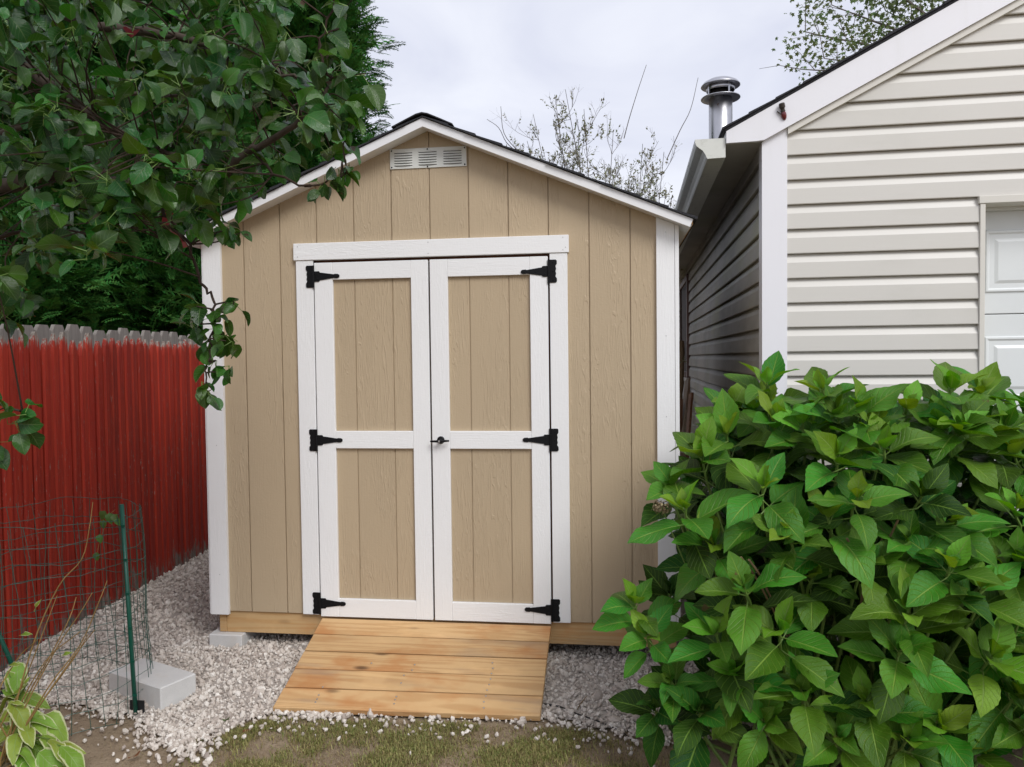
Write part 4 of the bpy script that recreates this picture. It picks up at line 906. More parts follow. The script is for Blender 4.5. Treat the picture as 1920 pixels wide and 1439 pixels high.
for u_, v_, br in crop:
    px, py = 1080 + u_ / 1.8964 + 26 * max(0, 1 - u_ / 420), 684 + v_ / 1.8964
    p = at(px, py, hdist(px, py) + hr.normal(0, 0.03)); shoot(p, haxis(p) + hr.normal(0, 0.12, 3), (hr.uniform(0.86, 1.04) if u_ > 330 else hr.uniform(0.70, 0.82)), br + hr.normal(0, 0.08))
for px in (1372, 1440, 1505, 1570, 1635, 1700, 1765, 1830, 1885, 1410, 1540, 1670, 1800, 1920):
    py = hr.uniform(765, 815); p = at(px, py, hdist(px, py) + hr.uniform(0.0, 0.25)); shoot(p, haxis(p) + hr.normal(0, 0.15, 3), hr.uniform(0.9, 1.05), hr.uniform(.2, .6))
TOPX = [1100, 1130, 1190, 1290, 1350, 1400, 1560, 1700, 1800, 1920, 2300, 2500]; TOPY = [1190, 1130, 960, 880, 830, 780, 765, 780, 780, 800, 850, 1100]
n = 0
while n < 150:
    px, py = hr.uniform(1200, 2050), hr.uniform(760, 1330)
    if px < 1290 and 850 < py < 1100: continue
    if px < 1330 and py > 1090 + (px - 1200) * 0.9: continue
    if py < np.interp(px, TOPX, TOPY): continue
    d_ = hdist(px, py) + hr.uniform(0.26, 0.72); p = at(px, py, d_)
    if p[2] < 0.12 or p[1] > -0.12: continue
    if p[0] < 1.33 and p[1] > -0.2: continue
    shoot(p, haxis(p) + hr.normal(0, 0.2, 3), hr.uniform(0.85, 1.05), hr.uniform(0, 0.15), 5, n % 2 == 0); n += 1  # inner fill takes only the darkest leaf colour, painting shade into the gaps
for _ in range(46):      # the side of the bush that runs on past the frame
    px, py = hr.uniform(1930, 2420), hr.uniform(800, 1400)
    if py < np.interp(px, TOPX, TOPY): continue
    p = at(px, py, hdist(1880, py) + hr.uniform(-0.1, 0.45)); 
    if p[2] > 0.12: shoot(p, haxis(p) + hr.normal(0, 0.2, 3), hr.uniform(0.85, 1.05), hr.uniform(0, 0.7), 5, False)
grow_leaves(hyd, hp, hl)
put('stems', hs, 'green_stem', hyd, kind='stuff')
for a, b in (((1389, 1045), (1436, 1118)), ((1404, 1050), (1440, 1110)), ((1588, 1010), (1622, 1085)), ((1684, 975), (1645, 1040))):
    da = hdist(*a) - 0.02; p, q = at(*a, da), at(*b, da + 0.10)
    put('bare_cane', MB().tube(spline([p, p * .5 + q * .5 + np.array([.006, 0, 0]), q, HB + np.array([0, 0, .1])], 5), 0.0042, 6), 'cane_bark', hyd)
bp = at(1241, 952, hdist(1241, 952) - 0.06); fl = MB()
for _ in range(150):
    d = unit(hr.normal(0, 1, 3)); c = bp + d * np.array([0.040, 0.034, 0.026]) * hr.uniform(0.55, 1.0); e = unit(np.cross(d, hr.normal(0, 1, 3))); g = np.cross(d, e); s = hr.uniform(0.004, 0.008)
    fl.add([c - e * s, c + g * s * .7 + d * .002, c + e * s, c - g * s * .7 + d * .002], [(0, 1, 2, 3)])
put('faded_flower_head', fl, 'dry_bloom', hyd)
put('flower_stalk', MB().tube([bp, bp + np.array([0.03, 0.02, -0.08]), bp + np.array([0.10, 0.05, -0.25])], 0.0028, 5), 'green_stem', hyd)

# ------------------------------------------------------------------ pear tree reaching in from the left
pear = thing('pear_tree', 'glossy-leaved pear tree reaching in from the upper left', 'tree', (-2.0, -1.75, 0.03))
def pprof(t): return 0.33 * (math.sin(math.pi * min(1, t) ** 0.86)) ** 0.66
pp = [leaf_proto(7, pprof, f, d, wv, 0.0, cols=(-1, -0.5, 0, 0.5, 1), seed=s, twist=tw) for s, (f, d, wv, tw) in enumerate([(0.45, 0.15, 0.10, 0.3), (0.25, 0.32, 0.22, -0.25), (0.70, 0.10, 0.08, 0.1), (0.35, 0.22, 0.28, 0.4), (0.15, 0.42, 0.15, -0.35)])]
pl = []; pr_ = np.random.default_rng(52); skel = []
TR0 = np.array([-2.0, -1.75, 0.0]); TR1 = np.array([-1.93, -1.80, 1.35]); TR2 = np.array([-1.85, -1.85, 2.1]); TR3 = np.array([-1.78, -1.86, 3.2])
put('trunk', MB().tube(spline([TR0, TR1, TR2, TR3, TR3 + np.array([.05, .1, .7])], 5), np.linspace(0.085, 0.02, 21), 10), 'pear_bark', pear, smooth=True)
def limb(start, pxs, r0_, r1_, name='limb'):
    pts = ([np.asarray(start)] if start is not None else []) + [at(*q) for q in pxs]; q = spline(pts, 6)
    q = q + pr_.normal(0, 0.004, q.shape); put(name, MB().tube(q, np.linspace(r0_, r1_, len(q)), 7), 'pear_bark' if r0_ > 0.006 else 'twig_bark', pear, smooth=True); skel.extend(q.tolist())
limb(TR2, [(-150, 60, 2.55), (0, 105, 2.45), (80, 150, 2.35), (194, 233, 2.25), (285, 277, 2.2), (360, 300, 2.2)], 0.028, 0.005)
limb(TR1 + [0, 0, .35], [(-180, 420, 2.6), (20, 348, 2.5), (110, 328, 2.4), (240, 345, 2.35), (352, 372, 2.3), (435, 309, 2.2), (487, 273, 2.15), (586, 214, 2.1), (622, 152, 2.08)], 0.032, 0.004)
limb(None, [(622, 152, 2.08), (602, 103, 2.08), (614, 40, 2.08), (628, -5, 2.08), (640, -60, 2.08)], 0.0042, 0.002)
limb(None, [(270, 350, 2.33), (318, 410, 2.3), (345, 450, 2.25), (378, 530, 2.2), (398, 560, 2.18), (402, 610, 2.18), (393, 670, 2.18), (383, 728, 2.18)], 0.006, 0.002)
limb(None, [(470, 285, 2.16), (530, 335, 2.12), (590, 348, 2.1), (650, 325, 2.1)], 0.0045, 0.002)
limb(TR3, [(-60, -60, 2.6), (150, 40, 2.5), (330, 70, 2.4), (470, 110, 2.3), (560, 150, 2.25)], 0.026, 0.004)
limb(TR3, [(0, -200, 2.5), (200, -160, 2.4), (380, -120, 2.3), (520, -40, 2.25)], 0.024, 0.004)
limb(TR1, [(-260, 560, 2.5), (-120, 660, 2.3), (-40, 735, 2.2), (35, 772, 2.15)], 0.014, 0.003)
limb(TR2, [(-150, 300, 2.9), (60, 230, 2.95), (240, 180, 2.9), (400, 180, 2.8)], 0.02, 0.004)
limb(TR2, [(-300, 480, 2.7), (-80, 470, 2.7), (60, 430, 2.6), (170, 440, 2.5)], 0.016, 0.003)
SK = np.array(skel); tw = MB(); ptl = MB()
def cluster(p, d, nlv, size=1.0, connect=True):
    d = unit(d); e = unit(np.cross(d, [0.2, 0.3, 0.9])); f = np.cross(d, e)
    if connect:
        j = np.argmin(((SK - p) ** 2).sum(1)); s = SK[j]; mid = (s + p) / 2 + pr_.normal(0, 0.015, 3) + np.array([0, 0, 0.01]); q = spline([s, mid, p + d * 0.01], 4)
        tw.tube(q, np.linspace(0.0028, 0.0016, len(q)), 5, False)
    for i in range(nlv):
        an = i * 2.4 + pr_.uniform(-.4, .4); rad = e * math.cos(an) + f * math.sin(an); th = pr_.uniform(0.5, 1.5); ld = unit(d * math.cos(th) + rad * math.sin(th) + np.array([0, 0, -0.30]))
        b = p - d * pr_.uniform(0, 0.03); pet = pr_.uniform(0.018, 0.040) * size; lp = b + ld * pet; ptl.tube([b, lp + ld * 0.003], [0.0011, 0.0008], 3, False)
        l2 = unit(ld + np.array([0, 0, -pr_.uniform(-0.1, 0.7)])); ln = pr_.uniform(0.050, 0.088) * size
        nr = unit(rad * 0.4 + np.array([0.05, -0.25, 0.75]) + pr_.normal(0, 0.45, 3)); mt = 'pear_leaf'
        if pr_.uniform() < 0.005: mt = 'red_leaf'
        pl.append((frame(lp, l2, nr, ln, pr_.uniform(0.9, 1.15)), int(pr_.integers(0, 5)), mt))
POLY = np.array([(-60, -60), (520, -60), (540, 20), (560, 80), (590, 130), (625, 170), (635, 210), (640, 260), (625, 310), (560, 315), (510, 335), (450, 365), (400, 400), (330, 420), (215, 440), (110, 500), (40, 560), (-60, 585)], float)
def inside(x, y):
    c = False; j = len(POLY) - 1
    for i in range(len(POLY)):
        (xi, yi), (xj, yj) = POLY[i], POLY[j]
        if (yi > y) != (yj > y) and x < (xj - xi) * (y - yi) / (yj - yi) + xi: c = not c
        j = i
    return c
n = 0
while n < 275:
    px, py = pr_.uniform(-60, 700), pr_.uniform(-60, 585)
    if not inside(px, py): continue
    right = max(0, (px - 350) / 350)
    p = at(px, py, pr_.uniform(1.85, 3.0 - 0.6 * right) + 0.1 * right); cluster(p, pr_.normal(0, 0.7, 3) + np.array([0.5, -0.15, 0.35]), int(pr_.integers(4, 8))); n += 1
for px, py, ds, k_, s_ in [(372, 575, 2.17, 5, .9), (398, 590, 2.18, 5, .85), (420, 585, 2.17, 4, .8), (440, 572, 2.17, 3, .7), (405, 625, 2.18, 6, .85), (430, 640, 2.16, 5, .8), (385, 645, 2.2, 4, .75), (398, 680, 2.18, 5, .75), (415, 695, 2.16, 4, .7), (385, 728, 2.18, 5, .7), (395, 735, 2.18, 3, .65), (360, 605, 2.2, 3, .7),
                           (30, 790, 2.15, 6, 1.0), (5, 770, 2.15, 5, 1.0), (-10, 830, 2.2, 4, 1.0), (45, 770, 2.1, 3, .9), (10, 590, 2.3, 5, 1.05), (640, 325, 2.1, 5, .7), (620, 340, 2.1, 5, .75), (655, 318, 2.1, 4, .55), (590, 350, 2.1, 4, .7), (430, 425, 2.25, 5, .75), (445, 435, 2.25, 4, .7), (410, 425, 2.28, 4, .7),
                           (685, 140, 2.06, 2, 1.1), (640, 130, 2.08, 5, .95), (622, 60, 2.08, 4, .85), (632, 10, 2.08, 5, .9), (605, 110, 2.08, 4, .9), (645, 190, 2.08, 4, .95), (640, 230, 2.08, 4, .95), (650, 265, 2.08, 3, .9)]:
    p = at(px, py, ds); cluster(p, np.array([0.15, -0.2, -0.25]) + pr_.normal(0, 0.35, 3), k_, s_)
for _ in range(200):       # the rest of the crown, outside the frame
    p = TR2 + np.array([pr_.normal(-0.2, 0.65), pr_.normal(0.0, 0.6), pr_.normal(0.75, 0.6)]); px, py, d_ = project(p)
    if d_ > 0.3 and -80 < px < 2000 and py > -80: continue
    if p[2] < 1.3 or np.linalg.norm(p - CAM) < 1.2: continue
    cluster(p, pr_.normal(0, 0.7, 3) + np.array([0, 0, 0.4]), 6)
grow_leaves(pear, pp, pl)
put('twigs', tw, 'twig_bark', pear, kind='stuff'); put('petioles', ptl, 'green_stem', pear, kind='stuff')

# ------------------------------------------------------------------ conifers behind the fence
def frond():
    V = []; T = []
    def tri(a, b, wd):
        a, b = np.array(a), np.array(b); d = unit(b - a); s = np.array([-d[1], d[0], 0]) * wd; o = len(V); m = a * 0.6 + b * 0.4
        V.extend([a, m + s, b, m - s]); T.extend([(o, o + 1, o + 2), (o, o + 2, o + 3)])
    def z(p): return (p[0], p[1], -0.25 * p[1] ** 2 - 0.5 * p[0] ** 2)
    tri(z((0, 0)), z((0, 1.0)), 0.014)
    for i in range(1, 8):
        t = i / 8.4
        for s in (-1, 1):
            ln = 0.46 * (1 - 0.72 * t) * (0.85 + 0.3 * ((i * 7 + s) % 5) / 5); a = R_(38); b0 = (0, t + 0.02 * s); e = (s * ln * math.sin(a), t + ln * math.cos(a)); tri(z(b0), z(e), 0.024)
            q = (b0[0] + (e[0] - b0[0]) * .5, b0[1] + (e[1] - b0[1]) * .5); l2 = ln * 0.45
            tri(z(q), z((q[0] + s * l2 * 0.95, q[1] + l2 * 0.3)), 0.020); tri(z(q), z((q[0] + s * l2 * 0.05, q[1] + l2)), 0.020)
    V = np.array(V); return V, np.array(T), np.zeros((len(V), 2))
FR = [frond()]; cr_ = np.random.default_rng(63)
def conifer(label, px, ds, rad, H, z0, n, seed):
    b = at(px, 700, ds); b[2] = 0.05; r = np.random.default_rng(seed)
    root = thing('conifer_tree', label, 'tree', tuple(b), group='conifers behind the fence')
    put('trunk', MB().tube([b, b + [0.03, 0.02, H * .5], b + [0, 0, H * .97]], [0.13, 0.085, 0.012], 8), 'conifer_bark', root, smooth=True)
    br = MB()
    for _ in range(46):
        h = r.uniform(0.8, H * 0.8); an = r.uniform(0, 6.28); d = np.array([math.cos(an), math.sin(an), r.uniform(0.0, 0.5)]); l = rad * r.uniform(.5, .95)
        br.tube([b + [0, 0, h], b + [0, 0, h] + d * l * .5 + [0, 0, -.03], b + [0, 0, h] + d * l], [0.016, 0.009, 0.003], 4, False)
    put('branches', br, 'conifer_bark', root, kind='stuff')
    A = []
    while len(A) < n:
        h = z0 + (H - z0) * r.uniform(0, 1) ** 1.15; f = (h - z0) / (H - z0); Rr = rad * (1.0 - 0.85 * max(0, f) ** 1.6) * (0.55 + 0.45 * min(1, f / 0.06))
        an = r.uniform(0, 6.283); Rr *= 1 + 0.16 * math.sin(3 * an + 2.3 * h) + 0.10 * math.sin(7 * h + an); q = r.uniform(0.03, 1) ** 0.42
        out = np.array([math.cos(an), math.sin(an), 0]); p = b + out * Rr * q * 0.86 + [0, 0, h - 0.05]
        d = unit(out * 0.85 + np.array([0, 0, r.uniform(0.0, 0.75)]) + r.normal(0, 0.22, 3)); nr = unit(np.array([0, 0, 1.0]) + out * r.uniform(-.4, .6) + r.normal(0, 0.5, 3)); A.append(frame(p, d, nr, r.uniform(0.17, 0.36)))
    for _ in range(int(n * 0.45)):
        h = z0 * 0.9 + (H - z0) * r.uniform(0, 0.95); Rr = rad * (1.0 - 0.85 * max(0, (h - z0) / (H - z0)) ** 1.6); an = r.uniform(0, 6.283); out = np.array([math.cos(an), math.sin(an), 0])
        A.append(frame(b + out * Rr * r.uniform(0, .5) + [0, 0, h], out + r.normal(0, .6, 3), r.normal(0, 1, 3), r.uniform(0.40, 0.70)))
    V, T, U = scatter(FR, np.array(A)); put('crown', fast_mesh('crown', V, T, U), 'conifer_spray', root)
conifer('tall feathery conifer rising behind the left slope of the shed roof', 585, 9.3, 1.25, 9.5, 1.2, 5600, 1)
conifer('dark conifer behind the fence just left of the shed corner', 330, 7.9, 1.2, 8.5, 1.7, 4200, 2)
conifer('dark conifer behind the fence at the left edge of the picture', 50, 7.2, 1.15, 8.5, 1.7, 4000, 3)
conifer('shaded conifer in the back row between the other two trunks', 190, 9.4, 1.5, 9.5, 0.6, 3600, 4)
conifer('farthest shaded conifer behind the gap left of the shed corner', 430, 10.6, 1.5, 9.5, 0.6, 3200, 5)
conifer('shaded conifer beyond the left end of the fence', -130, 9.0, 1.6, 9.0, 0.6, 2600, 6)

# ------------------------------------------------------------------ thin shrub behind the shed
def small_leaf(wd): return (np.array([(0, 0, 0), (wd, .45, .05), (0, 1, 0), (-wd, .45, .05), (0, .5, -.04)], float), np.array([(0, 1, 4), (1, 2, 4), (2, 3, 4), (3, 0, 4)]), np.zeros((5, 2)))
SLV = [small_leaf(0.22), small_leaf(0.30)]
sr_ = np.random.default_rng(74); sb = at(1150, 700, 9.4); sb[2] = 0.05
shr = thing('twiggy_shrub', 'thin twiggy shrub with sparse small leaves behind the shed roof', 'shrub', tuple(sb))
stm = MB(); lv = []
def twig(p, d, l, r, depth):
    n = 4; pts = [p]; dd = unit(d)
    for i in range(n): dd = unit(dd + sr_.normal(0, 0.13, 3) + np.array([0, 0, 0.06])); pts.append(pts[-1] + dd * l / n)
    stm.tube(pts, np.linspace(r, r * 0.6, n + 1), 4 if depth == 0 else 3, False)
    if depth < 3:
        for _ in range((6, 5, 3)[depth]):
            t = sr_.uniform(0.25, 1.0); i = min(n - 1, int(t * n)); q = np.array(pts[i]) * (1 - (t * n - i)) + np.array(pts[i + 1]) * (t * n - i)
            if depth < 2 or sr_.uniform() < 0.8: twig(q, dd * 0.75 + sr_.normal(0, 0.5, 3) + np.array([0, 0, 0.25]), l * sr_.uniform(0.35, 0.62), r * 0.55, depth + 1)
    if depth >= 2 and sr_.uniform() < 0.30:
        e = np.array(pts[-1])
        for _ in range(int(sr_.integers(3, 8))):
            t = sr_.uniform(0, 0.13); ld = unit(dd * 0.8 + sr_.normal(0, 0.55, 3)); lv.append((frame(e - dd * t, ld, sr_.normal(0, 1, 3), sr_.uniform(0.026, 0.044)), int(sr_.integers(0, 2))))
DOME = ([945, 970, 1000, 1060, 1110, 1150, 1220, 1262, 1290], [330, 270, 205, 165, 215, 240, 270, 290, 330])
stems_to = [(1060, 168), (1040, 178), (1000, 215), (1095, 205), (1150, 245), (1205, 270), (1245, 285), (975, 275)]
for _ in range(24):
    x_ = sr_.uniform(955, 1285); stems_to.append((x_, np.interp(x_, *DOME) + sr_.uniform(10, 130)))
for tx, ty in stems_to:
    e = at(tx, ty, 9.4 + sr_.normal(0, 0.35)); s = sb + np.array([sr_.normal(0, .18), sr_.normal(0, .18), 0]); m1 = s * 0.55 + e * 0.45 + sr_.normal(0, .06, 3) + [0, 0, .25]
    q = spline([s, m1, e], 7); stm.tube(q, np.linspace(0.014, 0.003, len(q)), 5, False)
    for t in np.linspace(0.42, 0.99, 15):
        p = q[int(t * (len(q) - 1))]; twig(p, unit(e - s) * 0.7 + sr_.normal(0, 0.62, 3), sr_.uniform(0.30, 0.75) * (1.15 - 0.6 * t), 0.0036, 1)
for path in ([(1170, 260), (1180, 222), (1196, 170), (1212, 122)], [(1250, 300), (1275, 245), (1295, 205), (1309, 146)], [(975, 290), (950, 268), (935, 240), (913, 224)], [(972, 285), (945, 250), (939, 200)]):
    stm.tube(spline([at(a, b, 9.4) for a, b in path], 4), np.linspace(0.006, 0.003, 4 * (len(path) - 1) + 1), 4, False)
put('stems', stm, 'shrub_bark', shr, kind='stuff')
V, T, U = scatter(SLV, np.array([a for a, b in lv]), [b for a, b in lv]); put('foliage', fast_mesh('foliage', V, T, U), 'shrub_leaf', shr)

# ------------------------------------------------------------------ maple beyond the garage
mr = np.random.default_rng(85); mb_ = at(1930, 700, 12.5); mb_[2] = 0.05
mp_ = thing('maple_tree', 'maple tree with loose pale green leaves above the garage roof', 'tree', tuple(mb_))
fork = mb_ + np.array([-0.1, 0, 5.2]); put('trunk', MB().tube(spline([mb_, mb_ + [0.05, 0, 2.6], fork], 5), np.linspace(0.2, 0.12, 11), 10), 'maple_bark', mp_, smooth=True)
an_ = np.linspace(0, 2 * math.pi, 11)[:-1]; rr_ = np.array([1, .5, .95, .5, .85, .35, .85, .5, .95, .5]) * 0.5
LV = np.vstack([[(0, 0.5, 0)], np.stack([rr_ * np.sin(an_), 0.5 + rr_ * np.cos(an_), -0.12 * (rr_ > .3)], -1)]); LT = np.array([(0, i, i % 10 + 1) for i in range(1, 11)])
MLV = [(LV, LT, np.zeros((11, 2)))]; ml = []; brs = MB(); tips = []
for ax, ay, ds in [(1510, 60, 12.0), (1560, 10, 12.2), (1500, 130, 11.6), (1600, -60, 12), (1700, -120, 12.5), (1660, 20, 12.3), (1750, -40, 12.6), (1545, 110, 11.7), (1850, -200, 13), (2000, -150, 13), (2100, -60, 12.5), (1900, -330, 12.5), (1700, -300, 12.5), (2150, -250, 12)]:
    e = at(ax, ay, ds); q = spline([fork + mr.normal(0, .1, 3), fork * .5 + e * .5 + [0, 0, .35], e], 8); brs.tube(q, np.linspace(0.045, 0.007, len(q)), 6, False)
    for t in np.linspace(0.35, 1.0, 16):
        p = q[int(t * (len(q) - 1))]; d = unit(unit(e - fork) + mr.normal(0, 0.75, 3)); l = mr.uniform(0.25, 0.75); k3 = p + d * l
        brs.tube([p, p + d * l * .5 + [0, 0, .04], k3 - [0, 0, .03]], [0.008, 0.005, 0.003], 4, False); tips += [(k3, d), (p + d * l * .6, d)]
for p, d in tips:
    if project(p)[0] < 1478 + 0.15 * abs(project(p)[1] - 60): continue
    if mr.uniform() < 0.12: continue
    for _ in range(int(mr.integers(14, 28))):
        o_ = mr.normal(0, 0.14, 3); ld = unit(d * 0.5 + mr.normal(0, 0.6, 3) + [0, 0, -0.5]); ml.append(frame(p + o_, ld, mr.normal(0, 0.6, 3) + [0, -.2, 1], mr.uniform(0.06, 0.11)))
put('branches', brs, 'maple_bark', mp_, kind='stuff')
V, T, U = scatter(MLV, np.array(ml)); put('crown', fast_mesh('crown', V, T, U), 'maple_leaf', mp_)

# ------------------------------------------------------------------ wire cage, stakes, vine
cc = atZ(125, 1322, 0.045); CR = 0.365; wr = np.random.default_rng(96)
cage = put('wire_cage', None or MB().add([(0, 0, 0), (0, 0, 0.001), (0, 0.001, 0)], [(0, 1, 2)]), 'green_vinyl_wire', label='round green wire mesh plant cage beside the red fence', cat='plant cage')
cw = MB(); NW = 38
def cagept(a, z):
    r = CR * (1 + 0.03 * math.sin(3 * a + 1) + 0.015 * math.sin(9 * z + 2 * a)); lean = (z - 0.05) * 0.045
    return np.array([cc[0] + r * math.cos(a) - lean, cc[1] + r * math.sin(a), z])
zz = [0.045 + 0.0755 * i for i in range(13)]
for i, z in enumerate(zz):
    wob = wr.uniform(0, 6.28); pts = [cagept(a, z + 0.010 * math.sin(2 * a + wob) + 0.006 * math.sin(7 * a + i)) + wr.normal(0, 0.002, 3) for a in np.linspace(0, 2 * math.pi, 61)]
    cw.tube(pts, 0.0015, 4, False)
for j in range(NW):
    a0 = 2 * math.pi * j / NW; ph = wr.uniform(0, 6.28); pts = [cagept(a0 + 0.035 * math.sin(3.1 * z * 2 + ph) + wr.normal(0, 0.006), z) for z in np.linspace(0.03, 0.955 + wr.uniform(-.01, .015), 14)]
    cw.tube(pts, 0.0015, 4, False)
cage.data = cw.mesh('wire_cage'); cage.data.materials.append(M['green_vinyl_wire'])
sA = atZ(256, 1342, 0.04); tA = atY(228, 946, sA[1])
st = thing('garden_stake', 'upright green metal stake at the right side of the wire cage', 'stake', tuple(sA))
put('post', MB().tube([sA - [0, 0, .08], tA], 0.0098, 10), 'green_stake_paint', st, smooth=True)
c = sA + np.array([0, 0.012, 0.03]); put('anchor_plate', MB().box(c[0] - .038, c[0] + .032, c[1] - .003, c[1] + .002, c[2] - .05, c[2] + .035), 'black_rubber', st)
for q in np.linspace(0.1, 0.9, 6):
    p = sA * (1 - q) + tA * q; put('wire_hook', MB().box(p[0] - .004, p[0] + .016, p[1] - .012, p[1] - .008, p[2] - .004, p[2] + .006), 'green_stake_paint', st)
sB = atZ(66, 1325, 0.04); tB = atY(-95, 975, sB[1] + 0.05)
st = thing('garden_stake', 'leaning green metal stake at the left edge behind the hosta', 'stake', tuple(sB))
put('post', MB().tube([sB - [0, 0, .06], tB], 0.0105, 10), 'green_stake_paint', st, smooth=True)
put('anchor_plate', MB().box(sB[0] - .03, sB[0] + .03, sB[1] - .002, sB[1] + .003, sB[2] - .03, sB[2] + .03), 'black_rubber', st)
vp = [atY(a, b, cc[1] - 0.05) for a, b in ((216, 956), (205, 966), (198, 985), (188, 1012), (181, 1045), (176, 1075))]
vine = thing('vine', 'short vine with drooping leaves caught in the wire cage', 'vine', tuple(vp[-1]))
put('stem', MB().tube(spline(vp, 4), 0.0012, 4), 'dry_stalk', vine)
vpro = leaf_proto(6, lambda t: 0.36 * math.sin(math.pi * min(1, t) ** 0.7) ** 0.8, 0.3, 0.3, 0.2, 0); vm = fast_mesh('leaf', *vpro, True); vm.materials.append(M['vine_leaf'])
for px, py, s, dx, dz in ((197, 958, .05, -.3, -.7), (205, 962, .055, .2, -.8), (212, 965, .045, .5, -.6), (196, 975, .045, -.2, -.9), (187, 1002, .045, .1, -1), (181, 1036, .042, .1, -.9), (219, 972, .04, .4, -.8)):
    o = put('leaf', vm, None, vine); o.matrix_basis = to_matrix(frame(atY(px, py, cc[1] - 0.055), (dx, -.2, dz), (0.2, -0.9, 0.4), s))

# ------------------------------------------------------------------ hosta with dry flower stalks
hb = atZ(35, 1425, 0.04); hosta = thing('hosta_plant', 'variegated hosta with cream-edged leaves and dry stalks at lower left', 'plant', tuple(hb))
orr = np.random.default_rng(107)
def oprof(t): return 0.225 * math.sin(math.pi * min(1, t) ** 0.72) ** 0.75 * (1 - 0.2 * max(0, t - .7) / .3)
op = [leaf_proto(8, oprof, f, d, wv, 0, seed=s, twist=tw) for s, (f, d, wv, tw) in enumerate([(.14, .35, .45, .3), (.08, .5, .5, -.3), (.25, .25, .4, .4), (.05, .6, .55, -.3)])]
oc = leaf_meshes(op, ['hosta_leaf'], 'leaf'); pet = MB()
tips = [(40, 1310), (75, 1300), (110, 1345), (135, 1360), (150, 1395), (165, 1430), (120, 1420), (80, 1390), (30, 1370), (0, 1330), (-20, 1380), (100, 1450), (50, 1440), (-30, 1310), (140, 1450), (-60, 1400), (10, 1300), (60, 1345), (95, 1315), (-40, 1450), (20, 1410), (160, 1415), (-90, 1340), (-80, 1460), (40, 1470), (105, 1385), (20, 1345), (85, 1350), (55, 1325), (128, 1395), (70, 1420), (145, 1420), (5, 1365), (95, 1405), (30, 1295), (115, 1440), (60, 1375), (130, 1435), (-15, 1340)]
for i, (tx, ty) in enumerate(tips):
    ds = 3.06 - 0.0012 * (ty - 1300) + orr.normal(0, 0.04); e = at(tx, ty + 12, ds); e[2] = max(e[2], 0.075); out = e - hb; out[2] = 0
    s = hb + out * orr.uniform(0.35, 0.5); s[2] = e[2] + 0.035 + orr.uniform(0, .03); d = e - s; ln = orr.uniform(0.10, 0.165); d = unit(d * [1, 1, 0.3]) + orr.normal(0, 0.16, 3) + [0, 0, -0.15]; s = e - unit(d) * ln
    o = put('leaf', oc[(i % 4, 'hosta_leaf')], None, hosta); o.matrix_basis = to_matrix(frame(s, d, unit(np.array([0, 0, 1.0]) + orr.normal(0, 0.26, 3) + [0, -.3, 0]), ln, orr.uniform(0.9, 1.2)))
    pet.tube(spline([hb + out * 0.05, (hb + out * .2) + [0, 0, s[2] * .6], s], 4), 0.003, 5, False)
put('petioles', pet, 'green_stem', hosta, kind='stuff')
for path in ([(20, 1375), (60, 1215), (109, 1101), (153, 1049), (167, 993), (174, 942)], [(10, 1410), (60, 1300), (110, 1210), (150, 1150), (173, 1112)], [(0, 1431), (50, 1310), (97, 1225), (130, 1160), (143, 1120)], [(-10, 1390), (40, 1290), (83, 1180), (107, 1117)], [(15, 1420), (90, 1290), (150, 1210), (185, 1130), (201, 1089)], [(25, 1400), (90, 1300), (140, 1230), (177, 1182)], [(0, 1440), (30, 1340), (85, 1240), (150, 1185)], [(-10, 1330), (30, 1240), (70, 1200)], [(20, 1420), (70, 1330), (135, 1240), (165, 1190)]):
    base = hb + np.array([orr.normal(0, .03), orr.normal(0, .03), 0.02]); q = spline([base] + [at(a, b, 2.98 + orr.normal(0, .02)) for a, b in path], 4); put('flower_stalk', MB().tube(q, np.linspace(0.0036, 0.0016, len(q)), 5), 'dry_stalk', hosta)
for px, py, dx, dz in ((36, 1192, .8, .35), (113, 1232, .7, .5), (15, 1248, .8, .3), (45, 1292, .3, .9), (65, 1148, .3, .9), (20, 1318, .9, .2)):
    o = put('bract', oc[(0, 'hosta_leaf')], None, hosta); o.matrix_basis = to_matrix(frame(at(px, py, 2.97), (dx, -.2, dz), (0, -.6, .8), 0.062, 0.7))

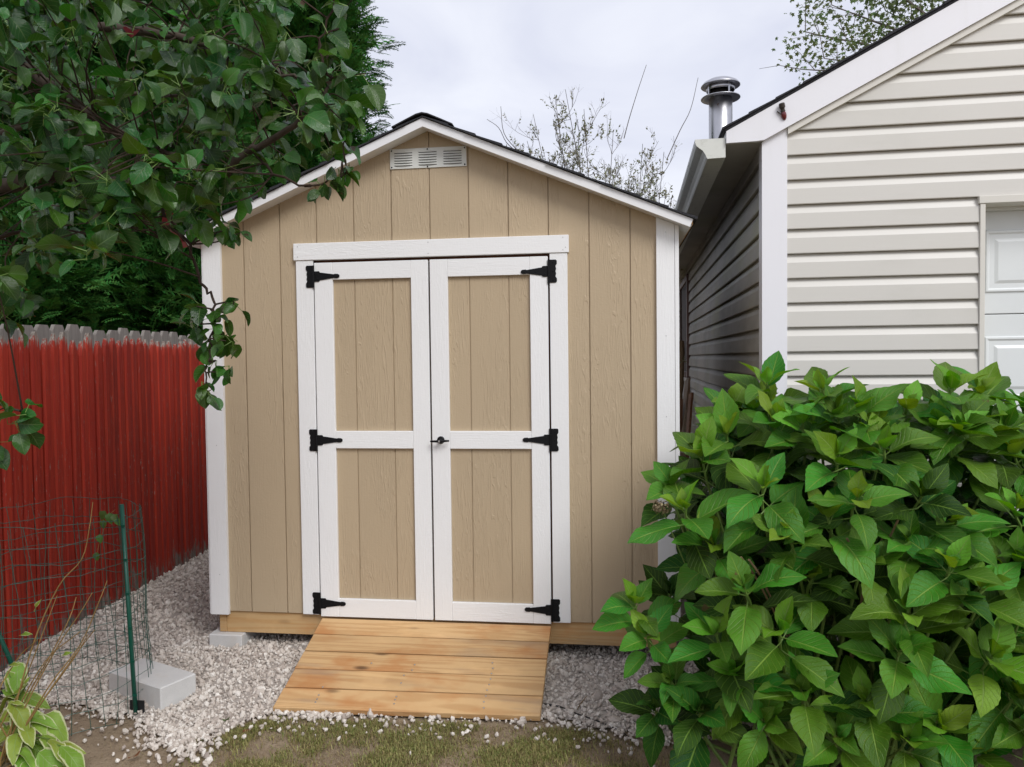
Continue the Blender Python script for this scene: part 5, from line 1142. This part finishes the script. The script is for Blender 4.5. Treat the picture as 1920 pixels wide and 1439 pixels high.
# ------------------------------------------------------------------ small litter on the ground
def litter(name, px, py, size, mat, label, az, proto=0, cat='leaf', lift=0.012):
    p = atZ(px, py, 0.045); p[2] = float(gz(p[0], p[1])) + lift; V, T, U = op[proto]
    m = fast_mesh(name, V * [1, 1, 0.8] * np.array([1, 1, -1]) + [0, 0, 0], T, U, True); o = put(name, m, mat, label=label, cat=cat); o.matrix_world = to_matrix(frame(p, (math.cos(az), math.sin(az), 0.06), (0.1, -0.1, 1), size)); return o
litter('fallen_leaf', 408, 1356, 0.072, 'vine_leaf', 'green fallen leaf at the edge of the gravel', 0.0, 1)
litter('fallen_leaf', 240, 1425, 0.075, 'dry_leaf', 'curled orange-brown dry leaf on bare soil by the hosta', 0.1, 3, lift=0.02)
litter('fallen_leaf', 455, 1372, 0.04, 'red_leaf', 'small pinkish leaf on the grass near the green leaf', 0.3, 0)
litter('fallen_leaf', 1345, 1380, 0.10, 'yellow_leaf', 'yellow fallen leaf under the left side of the hydrangea', -0.3, 1, lift=0.02)
litter('fallen_leaf', 1392, 1392, 0.085, 'yellow_leaf', 'second yellow leaf lying right beside the first under the hydrangea', 0.3, 0, lift=0.02)
litter('fallen_leaf', 1460, 1398, 0.10, 'yellow_leaf', 'yellow leaf in the dark under the middle of the hydrangea', -0.2, 2, lift=0.02)
a, b = atZ(1082, 1330, 0.075), atZ(1103, 1303, 0.08); put('straw', MB().tube([a, (a + b) / 2 + [0, 0, .004], b], 0.0022, 5), 'dry_thatch', label='short straw-coloured stick lying on the gravel right of the ramp', cat='stick')
q = [atZ(x, y, z) for x, y, z in ((1003, 1320, .066), (1030, 1322, .075), (1052, 1326, .075), (1080, 1338, .068), (1120, 1352, .062), (1165, 1372, .055), (1185, 1390, .05))]
put('black_hose', MB().tube(spline(q, 5), np.r_[np.linspace(0.0055, 0.005, 8), np.linspace(0.003, 0.0022, 23)], 6), 'black_rubber', label='thin black tube lying in the gravel right of the ramp', cat='tube', smooth=True)
a, b = atZ(-30, 1297, 0.06), atZ(38, 1303, 0.06); stick('plastic_edging', a, b, 0.035, 0.012, 'black_rubber', 'strip of black plastic edging at the left edge beside the stake', 'edging', face=(0.2, 0.3, 1))
